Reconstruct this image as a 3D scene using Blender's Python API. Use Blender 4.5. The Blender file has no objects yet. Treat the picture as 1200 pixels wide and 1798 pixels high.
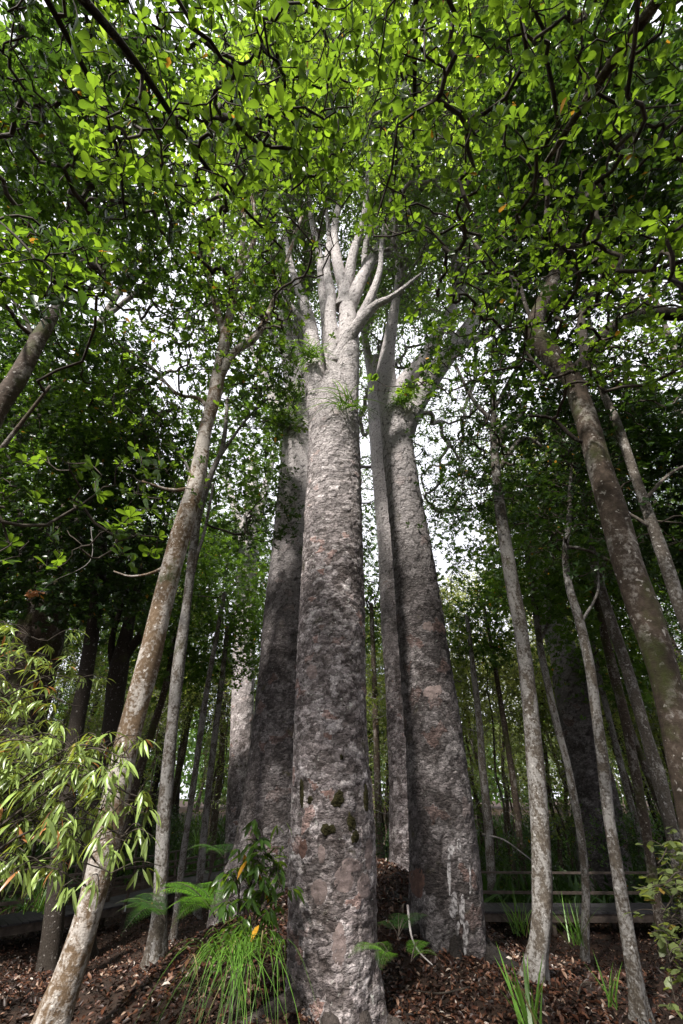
import bpy, math, random
import numpy as np
from mathutils import Vector
from mathutils.bvhtree import BVHTree
R = math.radians
rng = np.random.default_rng(7)
S = bpy.context.scene

# ------------------------------------------------------------------ camera
EYE = 2.1; PITCH = R(33.0); F = 770.0            # focal length in photo pixels (1200 wide)
cam = bpy.data.objects.new('camera', bpy.data.cameras.new('camera'))
S.collection.objects.link(cam); S.camera = cam
cam.data.sensor_fit = 'HORIZONTAL'; cam.data.sensor_width = 24.0; cam.data.lens = 24.0 * F / 1200.0
cam.location = (0, 0, EYE); cam.rotation_euler = (R(90) + PITCH, 0, 0)
cam.data.clip_start = 0.05; cam.data.clip_end = 2000

# ------------------------------------------------------------------ world, sun, exposure
SUN_EL, SUN_AZ = R(46), R(207)                   # azimuth clockwise from +Y: behind the camera, to the left
w = bpy.data.worlds.new('World'); S.world = w; w.use_nodes = True
nt = w.node_tree; nt.nodes.clear()
out = nt.nodes.new('ShaderNodeOutputWorld'); bg = nt.nodes.new('ShaderNodeBackground')
sky = nt.nodes.new('ShaderNodeTexSky'); sky.sky_type = 'NISHITA'; sky.sun_disc = False
sky.sun_elevation = SUN_EL; sky.sun_rotation = SUN_AZ; sky.air_density = 1.0; sky.dust_density = 2.5
tc = nt.nodes.new('ShaderNodeTexCoord'); nz = nt.nodes.new('ShaderNodeTexNoise')
nz.inputs['Scale'].default_value = 2.2; nz.inputs['Detail'].default_value = 6
cr = nt.nodes.new('ShaderNodeValToRGB'); cr.color_ramp.elements[0].position = .30; cr.color_ramp.elements[1].position = .50
cr.color_ramp.elements[0].color = (.55, .55, .55, 1)
mx = nt.nodes.new('ShaderNodeMix'); mx.data_type = 'RGBA'
mx.inputs[7].default_value = (9.0, 9.0, 9.9, 1)
L = nt.links.new
L(tc.outputs['Generated'], nz.inputs['Vector']); L(nz.outputs['Fac'], cr.inputs['Fac']); L(cr.outputs['Color'], mx.inputs[0])
L(sky.outputs['Color'], mx.inputs[6]); L(mx.outputs[2], bg.inputs['Color']); L(bg.outputs['Background'], out.inputs['Surface'])
bg.inputs['Strength'].default_value = 0.085
sun = bpy.data.objects.new('sun', bpy.data.lights.new('sun', 'SUN')); S.collection.objects.link(sun)
sun.data.energy = 5.0; sun.data.angle = R(3.5); sun.data.color = (1, .95, .88)
sd = Vector((math.sin(SUN_AZ) * math.cos(SUN_EL), math.cos(SUN_AZ) * math.cos(SUN_EL), math.sin(SUN_EL)))
sun.rotation_euler = sd.to_track_quat('Z', 'Y').to_euler()
S.view_settings.view_transform = 'Standard'; S.view_settings.look = 'None'; S.view_settings.gamma = 1
S.view_settings.exposure = 1.1
S.cycles.use_denoising = True; S.cycles.max_bounces = 6; S.cycles.diffuse_bounces = 3; S.cycles.transmission_bounces = 4
S.cycles.glossy_bounces = 2; S.cycles.caustics_reflective = False; S.cycles.caustics_refractive = False
S.cycles.sample_clamp_indirect = 4

# ------------------------------------------------------------------ geometry helpers
CP, SP = math.cos(PITCH), math.sin(PITCH)
def ray(u, v):
    a, b = (u - 600) / F, (899 - v) / F
    return np.array([a, CP - b * SP, SP + b * CP])
def P(u, v, Y):                                  # the point at forward distance Y seen in direction (u, v)
    r = ray(u, v); return np.array([0, 0, EYE]) + r * (Y / r[1])
def PD(u, v, d):                                 # the point at distance d
    r = ray(u, v); return np.array([0, 0, EYE]) + r * (d / np.linalg.norm(r))
def depth(p): return p[1] * CP + (p[2] - EYE) * SP
def sm(a, b, x): t = np.clip((x - a) / (b - a), 0, 1); return t * t * (3 - 2 * t)
def gz(x, y):
    x = np.asarray(x, float); y = np.asarray(y, float)
    m = 1.55 * np.exp(-((x - .25) / 2.4) ** 2 - ((y - 11.4) / 2.4) ** 2) + .55 * np.exp(-((x + 1.3) / .9) ** 2 - ((y - 7.6) / 1.3) ** 2)
    s = -1.05 * sm(8.0, 14.5, y + .12 * np.abs(x))
    far = 1.6 * sm(24, 60, np.hypot(x, y))
    r = .05 * np.sin(1.7 * x + .6 * y) + .05 * np.sin(.9 * x - 1.9 * y + 1) + .03 * np.sin(4.1 * x + 3.3 * y)
    return m + s + far + r

def norm(a): return a / (np.linalg.norm(a, axis=-1, keepdims=True) + 1e-9)

def build(name, V, faces, mat, parent=None, attrs=None, smooth=True, fattrs=None):
    """faces: list of (n,k) int arrays. verts are in world space, made local to the parent."""
    V = np.asarray(V, np.float32).reshape(-1, 3)
    if parent is not None: V = V - np.array(parent.location, np.float32)
    me = bpy.data.meshes.new(name)
    faces = [np.asarray(f, np.int32) for f in faces if len(f)]
    nl = sum(f.size for f in faces); nf = sum(len(f) for f in faces)
    me.vertices.add(len(V)); me.vertices.foreach_set('co', V.ravel())
    me.loops.add(nl); me.loops.foreach_set('vertex_index', np.concatenate([f.ravel() for f in faces]))
    me.polygons.add(nf)
    cnt = np.concatenate([np.full(len(f), f.shape[1], np.int32) for f in faces])
    st = np.concatenate([[0], np.cumsum(cnt)[:-1]]).astype(np.int32)
    me.polygons.foreach_set('loop_start', st)
    me.polygons.foreach_set('use_smooth', np.full(nf, smooth))
    for k, a in (attrs or {}).items():
        at = me.attributes.new(k, 'FLOAT', 'POINT'); at.data.foreach_set('value', np.asarray(a, np.float32))
    for k, a in (fattrs or {}).items():
        at = me.attributes.new(k, 'FLOAT', 'FACE'); at.data.foreach_set('value', np.asarray(a, np.float32))
    me.update(calc_edges=True); me.validate()
    me.materials.append(mat)
    o = bpy.data.objects.new(name, me); S.collection.objects.link(o)
    if parent is not None: o.parent = parent
    return o

def thing(name, label, cat, loc, group=None):
    o = bpy.data.objects.new(name, None); S.collection.objects.link(o); o.location = loc
    o.empty_display_size = .3; o['label'] = label; o['category'] = cat
    if group: o['group'] = group
    return o
def tag(o, label, cat, group=None, kind=None):
    o['label'] = label; o['category'] = cat
    if group: o['group'] = group
    if kind: o['kind'] = kind
    return o

def spline(pts, n):
    """Catmull-Rom through rows of pts (any columns), n samples per span"""
    p = np.vstack([2 * pts[0] - pts[1], pts, 2 * pts[-1] - pts[-2]])
    t = np.linspace(0, 1, n, endpoint=False)[:, None]; o = []
    for i in range(1, len(p) - 2):
        a, b, c, d = p[i - 1], p[i], p[i + 1], p[i + 2]
        o.append(.5 * (2 * b + (c - a) * t + (2 * a - 5 * b + 4 * c - d) * t ** 2 + (3 * b - a - 3 * c + d) * t ** 3))
    return np.vstack(o + [p[-2][None]])

def frames(C):
    T = norm(np.gradient(C, axis=0)); N = np.zeros_like(T)
    n = np.cross(T[0], [0.1, 1, 0.05]); n /= np.linalg.norm(n)
    for i in range(len(T)):
        n = n - T[i] * n.dot(T[i]); n /= np.linalg.norm(n); N[i] = n
    return T, N, np.cross(T, N)

def tube(C, rad, k, disp=None, cap=True):
    T, N, B = frames(C); m = len(C)
    th = np.linspace(0, 2 * np.pi, k, endpoint=False)
    rr = np.repeat(rad[:, None], k, 1)
    if disp is not None: rr = rr + disp
    V = C[:, None] + rr[..., None] * (np.cos(th)[None, :, None] * N[:, None] + np.sin(th)[None, :, None] * B[:, None])
    V = V.reshape(-1, 3)
    i = np.arange(m - 1)[:, None] * k; j = np.arange(k)[None]; j2 = (j + 1) % k
    q = np.stack([i + j, i + j2, i + k + j2, i + k + j], -1).reshape(-1, 4)
    f = [q]
    if cap:
        V = np.vstack([V, C[:1]]); c0 = len(V) - 1; j = np.arange(k); f.append(np.stack([(j + 1) % k, j, np.full(k, c0)], -1))
        V = np.vstack([V, C[-1] + T[-1] * rad[-1] * .3]); c = len(V) - 1; b = (m - 1) * k; j = np.arange(k)
        f.append(np.stack([b + j, b + (j + 1) % k, np.full(k, c)], -1))
    return V, f

class MB:
    def __init__(s): s.V = []; s.f = {3: [], 4: []}; s.n = 0
    def add(s, V, faces):
        V = np.asarray(V, float).reshape(-1, 3)
        for f in faces:
            f = np.asarray(f)
            if len(f): s.f[f.shape[1]].append(f + s.n)
        s.V.append(V); s.n += len(V)
    def faces(s): return [np.vstack(s.f[k]) for k in (3, 4) if s.f[k]]
    def box(s, c, x, y, z):                       # centre and three half-axes
        c, x, y, z = map(np.asarray, (c, x, y, z))
        V = [c + a * x + b * y + d * z for a in (-1, 1) for b in (-1, 1) for d in (-1, 1)]
        s.add(V, [np.array([[0, 1, 3, 2], [4, 6, 7, 5], [0, 4, 5, 1], [2, 3, 7, 6], [0, 2, 6, 4], [1, 5, 7, 3]])])
    def beam(s, a, b, hw, hh):
        a, b = np.asarray(a, float), np.asarray(b, float); d = b - a; l = np.linalg.norm(d); x = d / l
        up = np.array([0, 0, 1.]) if abs(x[2]) < .9 else np.array([0, 1., 0])
        y = np.cross(up, x); y /= np.linalg.norm(y); z = np.cross(x, y)
        s.box((a + b) / 2, x * l / 2, y * hw, z * hh)
    def build(s, name, mat, parent=None, smooth=False): return build(name, np.vstack(s.V), s.faces(), mat, parent, smooth=smooth)

def wob(C_len, k, amp, seed, fs=1.0):
    """low frequency swelling of a trunk: (rings, k)"""
    g = np.random.default_rng(seed); s = np.asarray(C_len)[:, None]; th = np.linspace(0, 2 * np.pi, k, endpoint=False)[None]
    o = np.zeros((len(C_len), k))
    for n in range(9):
        m = g.integers(0, 5); f = g.uniform(.5, 4) * fs
        o += np.sin(m * th + g.uniform(0, 7)) * np.sin(f * s + g.uniform(0, 7) + .8 * np.sin(th)) / (1 + .3 * n)
    return o * amp * .5

def plates(s, k, rad, ch, cw, seed):
    """bark plates: a jittered cell pattern on the trunk; returns cell random, tilt (proud lower edge), edge distance"""
    g = np.random.default_rng(seed); nC = max(4, int(round(2 * np.pi * rad / cw)))
    th = np.linspace(0, 1, k, endpoint=False)[None]; X = np.repeat(th * nC, len(s), 0); Yc = np.repeat((s / ch)[:, None], k, 1)
    X = X + .22 * np.sin(Yc * 1.3 + 2 * np.pi * th * 3); Yc = Yc + .3 * np.sin(2 * np.pi * th * 4 + .7 * Yc) + .12 * np.sin(2 * np.pi * th * 19 + Yc * 2)
    X = X + .12 * np.sin(Yc * 6.1 + 40 * th)
    Yc = Yc - Yc.min(); nR = int(Yc.max()) + 3
    jx = g.random((nR + 2, nC)); jy = g.random((nR + 2, nC)); rv = g.random((nR + 2, nC))
    ix = np.floor(X).astype(int); iy = np.floor(Yc).astype(int)
    d1 = np.full(X.shape, 9.); d2 = d1.copy(); cid = np.zeros(X.shape); dy1 = np.zeros(X.shape)
    for a in (-1, 0, 1):
        for b in (-1, 0, 1):
            cx = (ix + a); cy = np.clip(iy + b, 0, nR); w = cx % nC
            dx = cx + .1 + .8 * jx[cy, w] - X; dy = iy + b + .1 + .8 * jy[cy, w] - Yc
            d = np.hypot(dx, dy); n = d < d1
            d2 = np.where(n, d1, np.minimum(d2, d)); cid = np.where(n, rv[cy, w], cid); dy1 = np.where(n, dy, dy1); d1 = np.where(n, d, d1)
    return cid, dy1, d2 - d1

# ------------------------------------------------------------------ materials
def mat(name, fn, bump=0):
    m = bpy.data.materials.new(name); m.use_nodes = True; t = m.node_tree; t.nodes.clear()
    o = t.nodes.new('ShaderNodeOutputMaterial')
    class G: pass
    g = G(); g.t = t
    def N(ty, **k):
        n = t.nodes.new(ty)
        for a, b in k.items():
            if a.startswith('i_'):
                key = a[2:]; key = int(key) if key.isdigit() else key.replace('_', ' ')
                n.inputs[key].default_value = b
            else: setattr(n, a, b)
        return n
    g.N = N; g.L = t.links.new
    g.co = N('ShaderNodeTexCoord').outputs['Object']
    def noise(sc, det=4, rough=.55, vec=None, dist=0):
        n = N('ShaderNodeTexNoise', i_Scale=sc, i_Detail=det, i_Roughness=rough, i_Distortion=dist); g.L(vec or g.co, n.inputs['Vector']); return n.outputs['Fac']
    def ramp(x, stops, interp='LINEAR'):
        n = N('ShaderNodeValToRGB'); e = n.color_ramp.elements; n.color_ramp.interpolation = interp
        while len(e) < len(stops): e.new(.5)
        for q, (p, c) in zip(e, stops):
            q.position = p; q.color = (c if isinstance(c, tuple) else (c, c, c)) + (1,)
        g.L(x, n.inputs['Fac']); return n.outputs['Color']
    def mix(f, a, b, blend='MIX'):
        n = N('ShaderNodeMix', data_type='RGBA', blend_type=blend)
        for v, i in ((f, 0), (a, 6), (b, 7)):
            if isinstance(v, (int, float)): n.inputs[i].default_value = v if i == 0 else (v, v, v, 1)
            elif isinstance(v, tuple): n.inputs[i].default_value = v + (1,)
            else: g.L(v, n.inputs[i])
        return n.outputs[2]
    def math_(op, a, b=0.):
        n = N('ShaderNodeMath', operation=op)
        for v, i in ((a, 0), (b, 1)):
            if isinstance(v, (int, float)): n.inputs[i].default_value = v
            else: g.L(v, n.inputs[i])
        return n.outputs[0]
    def attr(nm): return N('ShaderNodeAttribute', attribute_name=nm).outputs['Fac']
    def stretch(x, y, z):
        n = N('ShaderNodeMapping'); n.inputs['Scale'].default_value = (x, y, z); g.L(g.co, n.inputs['Vector']); return n.outputs[0]
    def bumpn(h, dist, strength=1.):
        n = N('ShaderNodeBump', i_Distance=dist, i_Strength=strength); g.L(h, n.inputs['Height']); return n.outputs[0]
    g.noise, g.ramp, g.mix, g.math, g.attr, g.stretch, g.bump = noise, ramp, mix, math_, attr, stretch, bumpn
    sh = fn(g); g.L(sh, o.inputs['Surface']); return m

def pbsdf(g, col, rough=.8, normal=None, spec=.3):
    n = g.N('ShaderNodeBsdfPrincipled', i_Roughness=rough); n.inputs['Specular IOR Level'].default_value = spec
    if isinstance(col, tuple): n.inputs['Base Color'].default_value = col + (1,)
    else: g.L(col, n.inputs['Base Color'])
    if normal is not None: g.L(normal, n.inputs['Normal'])
    return n.outputs[0]

def leaf_mat(name, refl, trans, fac=.5, rough=.35, odd=(.55, .28, .03), oddp=.988, spec=.5, var=.45):
    def fn(g):
        r = g.attr('rnd')
        lo = tuple(c * (1 - var) for c in refl); hi = tuple(min(1, c * (1 + var)) for c in refl)
        lt = tuple(c * (1 - var * .8) for c in trans); ht = (min(1, trans[0] * (1 + var * 1.5)), min(1, trans[1] * (1 + var)), trans[2])
        c = g.ramp(r, [(0, lo), (oddp - .001, hi), (oddp, odd)]); t = g.ramp(r, [(0, lt), (oddp - .001, ht), (oddp, odd)])
        n = g.noise(14, 2); c = g.mix(.35, c, g.mix(1, c, g.ramp(n, [(.35, .4), (.65, 1.5)]), 'MULTIPLY'))
        a = pbsdf(g, c, rough, spec=spec)
        b = g.N('ShaderNodeBsdfTranslucent'); g.L(t, b.inputs['Color'])
        m = g.N('ShaderNodeMixShader', i_0=fac); g.L(a, m.inputs[1]); g.L(b.outputs[0], m.inputs[2]); return m.outputs[0]
    return mat(name, fn)

def bark_mat(name, dark, light, lichen, lsc=5, lth=.55, moss=.0, ring=.4):
    def fn(g):
        st = g.stretch(1, 1, .55)
        a = g.noise(lsc, 5, .62, st, .6); b = g.noise(lsc * 5, 4, .7); c = g.noise(38, 3, .6)
        col = g.mix(g.ramp(b, [(.35, 0.), (.7, 1.)]), dark, light)
        lf = g.ramp(g.math('ADD', g.math('MULTIPLY', a, .6), g.math('MULTIPLY', b, .4)), [(lth - .035, 0.), (lth + .05, .9)])
        lc = g.mix(g.ramp(c, [(.4, 0.), (.7, 1.)]), lichen, tuple(x * .7 for x in lichen))
        col = g.mix(lf, col, lc)
        spots = g.ramp(g.noise(16, 2, .5, None, .3), [(.66, 0.), (.70, 1.)]); col = g.mix(spots, col, tuple(min(.6, x * 1.35) for x in lichen))
        mf = g.ramp(g.noise(1.7, 4, .6), [(.62 - moss, 0.), (.72 - moss, 1.)]); col = g.mix(g.math('MULTIPLY', mf, g.ramp(b, [(.3, .3), (.6, 1.)])), col, (.045, .05, .015))
        rings = g.noise(9, 3, .6, g.stretch(.35, .35, 2.2))
        h = g.math('ADD', g.math('ADD', g.math('MULTIPLY', b, .5), g.math('MULTIPLY', c, .25)), g.math('ADD', g.math('MULTIPLY', rings, ring), g.math('MULTIPLY', lf, .15)))
        return pbsdf(g, col, .85, g.bump(h, .02, .9), .2)
    return mat(name, fn)

def kauri_mat(name, k=1.0):
    def fn(g):
        cr_, ed, c2 = g.attr('cr'), g.attr('ed'), g.attr('cs')
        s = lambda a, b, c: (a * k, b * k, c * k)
        fine = g.noise(30, 5, .7); midn = g.noise(9, 4, .6)
        base = g.ramp(cr_, [(0, s(.07, .056, .052)), (.3, s(.14, .12, .117)), (.55, s(.25, .22, .22)), (.8, s(.38, .35, .35)), (.92, s(.47, .44, .44)), (.935, s(.24, .14, .115)), (1, s(.28, .195, .175))])
        small = g.ramp(c2, [(0, s(.06, .05, .046)), (.5, s(.21, .185, .185)), (1, s(.46, .43, .425))])
        col = g.mix(g.ramp(g.noise(1.6, 3, .6), [(.42, .08), (.62, .6)]), base, small)
        col = g.mix(1, col, g.ramp(fine, [(.32, .5), (.68, 1.45)]), 'MULTIPLY')
        col = g.mix(g.ramp(g.math('ADD', g.math('MULTIPLY', g.noise(4.2, 5, .65), .7), g.math('MULTIPLY', midn, .3)), [(.56, 0.), (.63, .4)]), col, s(.075, .06, .05))
        vo = g.N('ShaderNodeTexVoronoi', i_Scale=15.); vm = g.stretch(1, 1, 1.5); vd = g.N('ShaderNodeVectorMath', operation='ADD'); ns_ = g.N('ShaderNodeTexNoise', i_Scale=9., i_Detail=3.); g.L(g.co, ns_.inputs['Vector'])
        sc_ = g.N('ShaderNodeVectorMath', operation='SCALE'); sc_.inputs['Scale'].default_value = .12; g.L(ns_.outputs['Color'], sc_.inputs[0]); g.L(vm, vd.inputs[0]); g.L(sc_.outputs[0], vd.inputs[1]); g.L(vd.outputs[0], vo.inputs['Vector'])
        sp = g.N('ShaderNodeSeparateColor'); g.L(vo.outputs['Color'], sp.inputs[0])
        col = g.mix(1, col, g.ramp(sp.outputs[0], [(0, (.56, .53, .52)), (.5, (1.0, .97, .965)), (1, (1.6, 1.56, 1.55))]), 'MULTIPLY')
        flk = g.math('SUBTRACT', g.math('MULTIPLY', sp.outputs[0], .8), g.math('MULTIPLY', vo.outputs['Distance'], .6))
        pit = g.ramp(g.noise(17, 2, .5, g.stretch(1, 1, 1.8), .4), [(.30, .85), (.36, 0.)]); col = g.mix(pit, col, s(.03, .024, .02))
        lich = g.ramp(g.noise(19, 3, .6, None, .5), [(.63, 0.), (.66, 1.)])
        big = g.ramp(g.noise(1.1, 3, .6), [(.42, 0.), (.6, 1.)])
        col = g.mix(g.math('MULTIPLY', lich, g.math('ADD', g.math('MULTIPLY', big, .75), .2)), col, s(.52, .51, .47))
        mo = g.math('MULTIPLY', g.ramp(g.noise(2.2, 4, .6), [(.64, 0.), (.72, 1.)]), .8); col = g.mix(mo, col, (.05, .045, .018))
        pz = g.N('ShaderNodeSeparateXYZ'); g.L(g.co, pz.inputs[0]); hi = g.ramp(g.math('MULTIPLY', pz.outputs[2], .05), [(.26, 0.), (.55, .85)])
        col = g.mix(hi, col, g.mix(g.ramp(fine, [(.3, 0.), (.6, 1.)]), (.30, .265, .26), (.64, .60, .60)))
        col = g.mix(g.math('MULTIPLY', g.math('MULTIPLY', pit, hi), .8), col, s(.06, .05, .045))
        col = g.mix(g.ramp(ed, [(.0, .9), (.06, .6), (.16, 0.)]), col, s(.05, .04, .035))
        h = g.math('ADD', g.math('MULTIPLY', fine, .4), g.math('ADD', g.math('MULTIPLY', midn, .5), g.math('MULTIPLY', g.noise(70, 3, .6), .2)))
        h = g.math('ADD', h, g.math('MULTIPLY', lich, .1)); h = g.math('ADD', h, g.math('SUBTRACT', g.math('MULTIPLY', flk, .8), g.math('MULTIPLY', pit, .5))); h = g.math('ADD', h, g.math('MULTIPLY', g.noise(14, 3, .6, g.stretch(1, 1, 2.4), 1.), .7))
        return pbsdf(g, col, .75, g.bump(h, .05, 1.), .3)
    return mat(name, fn)

M = {}
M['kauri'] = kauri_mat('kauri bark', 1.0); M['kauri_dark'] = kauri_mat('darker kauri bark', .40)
M['pale'] = bark_mat('pale lichened bark', (.09, .06, .036), (.17, .12, .078), (.38, .35, .32), 4.2, .50, .03)
M['brown'] = bark_mat('mossy brown bark', (.035, .026, .019), (.09, .066, .05), (.24, .22, .20), 2.8, .555, .10)
M['mottled'] = bark_mat('mottled bark', (.04, .032, .025), (.105, .088, .07), (.22, .21, .20), 5.5, .50, .0)
M['grey'] = bark_mat('grey bark', (.06, .05, .042), (.14, .12, .10), (.30, .285, .27), 6, .55, .0)
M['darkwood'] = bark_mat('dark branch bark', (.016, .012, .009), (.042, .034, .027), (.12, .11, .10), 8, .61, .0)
M['twig'] = mat('twig bark', lambda g: pbsdf(g, g.ramp(g.noise(9), [(.35, (.02, .015, .012)), (.7, (.08, .065, .05))]), .9))
M['ktwig'] = mat('pale twig bark', lambda g: pbsdf(g, g.ramp(g.noise(5), [(.35, (.14, .12, .115)), (.7, (.44, .41, .40))]), .9))
M['leaf_big'] = leaf_mat('glossy green leaf', (.038, .08, .016), (.19, .36, .03), .45, .30, var=.6)
M['leaf_top_sunpaint'] = leaf_mat('green leaf with painted sun', (.06, .13, .02), (.34, .56, .06), .55, .35)  # brightened leaf colour: strong sun on the treetop is painted in
M['leaf_dark'] = leaf_mat('dark green leaf', (.024, .052, .014), (.065, .145, .018), .35, .32, spec=.35)
M['leaf_mid'] = leaf_mat('small green leaf', (.045, .09, .022), (.15, .30, .03), .42, .4, spec=.35)
M['leaf_kauri'] = leaf_mat('kauri leaf', (.075, .115, .05), (.20, .36, .07), .5, .4, spec=.4)
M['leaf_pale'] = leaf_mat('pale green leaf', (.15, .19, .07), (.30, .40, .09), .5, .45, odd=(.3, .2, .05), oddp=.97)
M['leaf_lance'] = leaf_mat('long yellow green leaf', (.23, .32, .085), (.34, .44, .07), .35, .32, odd=(.40, .17, .06), oddp=.972, spec=.6)
M['grass'] = leaf_mat('sedge blade', (.08, .17, .025), (.18, .36, .04), .35, .42, odd=(.30, .24, .12), oddp=.96, spec=.4)
M['fern'] = leaf_mat('fern frond', (.10, .24, .03), (.22, .50, .04), .4, .5, spec=.3, oddp=1.1)
M['fern_dark'] = leaf_mat('dark fern frond', (.04, .10, .025), (.10, .26, .03), .4, .5, spec=.3, oddp=1.1)
M['moss'] = mat('moss', lambda g: pbsdf(g, g.ramp(g.noise(60), [(.3, (.012, .012, .004)), (.7, (.06, .052, .018))]), 1., g.bump(g.noise(90), .02)))
M['rawbark'] = mat('fresh brown bark', lambda g: pbsdf(g, g.ramp(g.noise(14), [(.3, (.11, .085, .078)), (.7, (.23, .178, .168))]), .8, g.bump(g.noise(40), .01)))
M['redbark'] = mat('red brown bark', lambda g: pbsdf(g, g.ramp(g.noise(14), [(.3, (.06, .035, .028)), (.7, (.12, .065, .05))]), .8, g.bump(g.noise(40), .01)))
M['sap'] = mat('white resin streak', lambda g: pbsdf(g, g.ramp(g.noise(20), [(.42, (.08, .072, .072)), (.5, (.26, .245, .245)), (.7, (.40, .385, .385))]), .6, g.bump(g.noise(60), .01)))
M['wood'] = mat('weathered timber', lambda g: pbsdf(g, g.ramp(g.noise(7, 5, .6, g.stretch(1, 1, 1)), [(.3, (.04, .03, .024)), (.7, (.11, .085, .07))]), .85, g.bump(g.noise(50), .005)))
M['deck'] = mat('dark deck timber', lambda g: pbsdf(g, g.ramp(g.noise(6, 5), [(.3, (.02, .019, .02)), (.7, (.05, .046, .05))]), .7, g.bump(g.noise(40), .005)))
M['steel'] = mat('galvanised steel', lambda g: pbsdf(g, (.6, .6, .62), .4, spec=.8))
def litter_mat(g):
    r = g.attr('rnd')
    c = g.ramp(r, [(0, (.014, .007, .004)), (.35, (.03, .012, .008)), (.65, (.078, .028, .013)), (.85, (.115, .052, .028)), (.96, (.24, .17, .125)), (1, (.42, .37, .33))])
    return pbsdf(g, g.mix(1, c, g.ramp(g.noise(20), [(.3, .55), (.7, 1.4)]), 'MULTIPLY'), .5, spec=.4)
M['litter'] = mat('dead leaf', litter_mat)
def soil_mat(g):
    c = g.ramp(g.noise(3.5, 6, .7), [(.3, (.012, .008, .005)), (.55, (.035, .019, .012)), (.75, (.07, .036, .022))])
    return pbsdf(g, c, .95, g.bump(g.noise(12, 6, .7), .06))
M['soil'] = mat('forest soil', soil_mat)

# ------------------------------------------------------------------ leaves
def tmpl(stations, fold=.35, droop=.18, mid=True):
    """leaf along +X: stations (t, halfwidth); first and last are points"""
    V = [(0, 0, 0)]
    for t, hw in stations: V += [(t, hw, hw * fold - droop * t * t), (t, 0, -droop * t * t), (t, -hw, hw * fold - droop * t * t)]
    V.append((1, 0, -droop)); V = np.array(V); n = len(stations); e = len(V) - 1
    tri = [(0, 2, 1), (0, 3, 2), (e, 3 * n - 2, 3 * n - 1), (e, 3 * n - 1, 3 * n)]
    q = []
    for i in range(n - 1):
        a = 1 + 3 * i; q += [(a, a + 1, a + 4, a + 3), (a + 1, a + 2, a + 5, a + 4)]
    return V, [np.array(tri)] + ([np.array(q)] if q else [])
T_OBO = tmpl([(.28, .09), (.58, .21), (.82, .22), (.95, .12)], .3, .16)
T_MID = tmpl([(.35, .15), (.78, .22)], .3, .12)
T_SM = (np.array([(0, 0, 0), (.55, .27, .05), (1, 0, -.08), (.55, -.27, .05)]), [np.array([(0, 2, 1), (0, 3, 2)])])
T_THIN = (np.array([(0, 0, 0), (.5, .12, .03), (1, 0, -.1), (.5, -.12, .03)]), [np.array([(0, 2, 1), (0, 3, 2)])])
T_LANCE = tmpl([(.2, .05), (.5, .085), (.8, .055)], .35, .45)
T_LEAF = tmpl([(.25, .11), (.55, .15), (.8, .10)], .3, .3)
T_FLAT = tmpl([(.3, .2), (.7, .27)], .15, .1)

def leaves(T, pos, d, nrm, sc, r=None):
    V0, F0 = T; n = len(pos)
    X = norm(d); Z = norm(nrm - X * (nrm * X).sum(1, keepdims=True)); Y = np.cross(Z, X)
    sc = np.asarray(sc)[:, None, None]
    V = pos[:, None] + sc * (V0[None, :, 0:1] * X[:, None] + V0[None, :, 1:2] * Y[:, None] + V0[None, :, 2:3] * Z[:, None])
    off = (np.arange(n) * len(V0))[:, None, None]
    Fs = [(f[None] + off).reshape(-1, f.shape[1]) for f in F0]
    r = rng.random(n) if r is None else r
    fr = np.concatenate([np.repeat(r, len(f)) for f in F0])
    return V.reshape(-1, 3), Fs, fr
def leaf_obj(name, packs, mat_, parent=None):
    """packs: list of (V, Fs, fr)"""
    Vs, q = [], {3: [], 4: []}; rr = {3: [], 4: []}; n = 0
    for V, Fs, fr in packs:
        i = 0
        for f in Fs:
            q[f.shape[1]].append(f + n); rr[f.shape[1]].append(fr[i:i + len(f)]); i += len(f)
        Vs.append(V); n += len(V)
    ks = [k for k in (3, 4) if q[k]]
    return build(name, np.vstack(Vs), [np.vstack(q[k]) for k in ks], mat_, parent, fattrs={'rnd': np.concatenate([np.concatenate(rr[k]) for k in ks])})

def rdir(n, g=rng): return norm(g.normal(size=(n, 3)))

def whorls(tips, axes, per, size, T, tilt=(.9, 1.35), g=rng, spread=.0):
    """rosettes of leaves around twig ends"""
    n = len(tips); ax = norm(axes * .7 + np.array([0, 0, .75]) + g.normal(size=(n, 3)) * .25)
    ref = np.where(np.abs(ax[:, :1]) < .8, np.array([[1., 0, 0]]), np.array([[0, 1., 0]]))
    u = norm(np.cross(ax, ref)); v = np.cross(ax, u)
    ph0 = g.random(n) * 6.28; keep = g.random((n, per)) < .88
    ph = ph0[:, None] + np.arange(per)[None] * 2.4 + g.normal(size=(n, per)) * .2
    ti = g.uniform(tilt[0], tilt[1], (n, per))
    d = np.cos(ti)[..., None] * ax[:, None] + np.sin(ti)[..., None] * (np.cos(ph)[..., None] * u[:, None] + np.sin(ph)[..., None] * v[:, None])
    pos = tips[:, None] - ax[:, None] * (g.random((n, per, 1)) * size * .45) + g.normal(size=(n, per, 3)) * spread
    nr = np.repeat(ax[:, None], per, 1) + g.normal(size=(n, per, 3)) * .25
    sc = size * g.uniform(.65, 1.15, (n, per)) * g.uniform(.8, 1.15, (n, 1))
    r = np.clip(g.random((n, 1)) * .6 + g.random((n, per)) * .4, 0, 1); r = np.where(g.random((n, per)) < .006, .999, r * .98)
    k = keep.ravel()
    return leaves(T, pos.reshape(-1, 3)[k], d.reshape(-1, 3)[k], nr.reshape(-1, 3)[k], sc.ravel()[k], r.ravel()[k])

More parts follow.
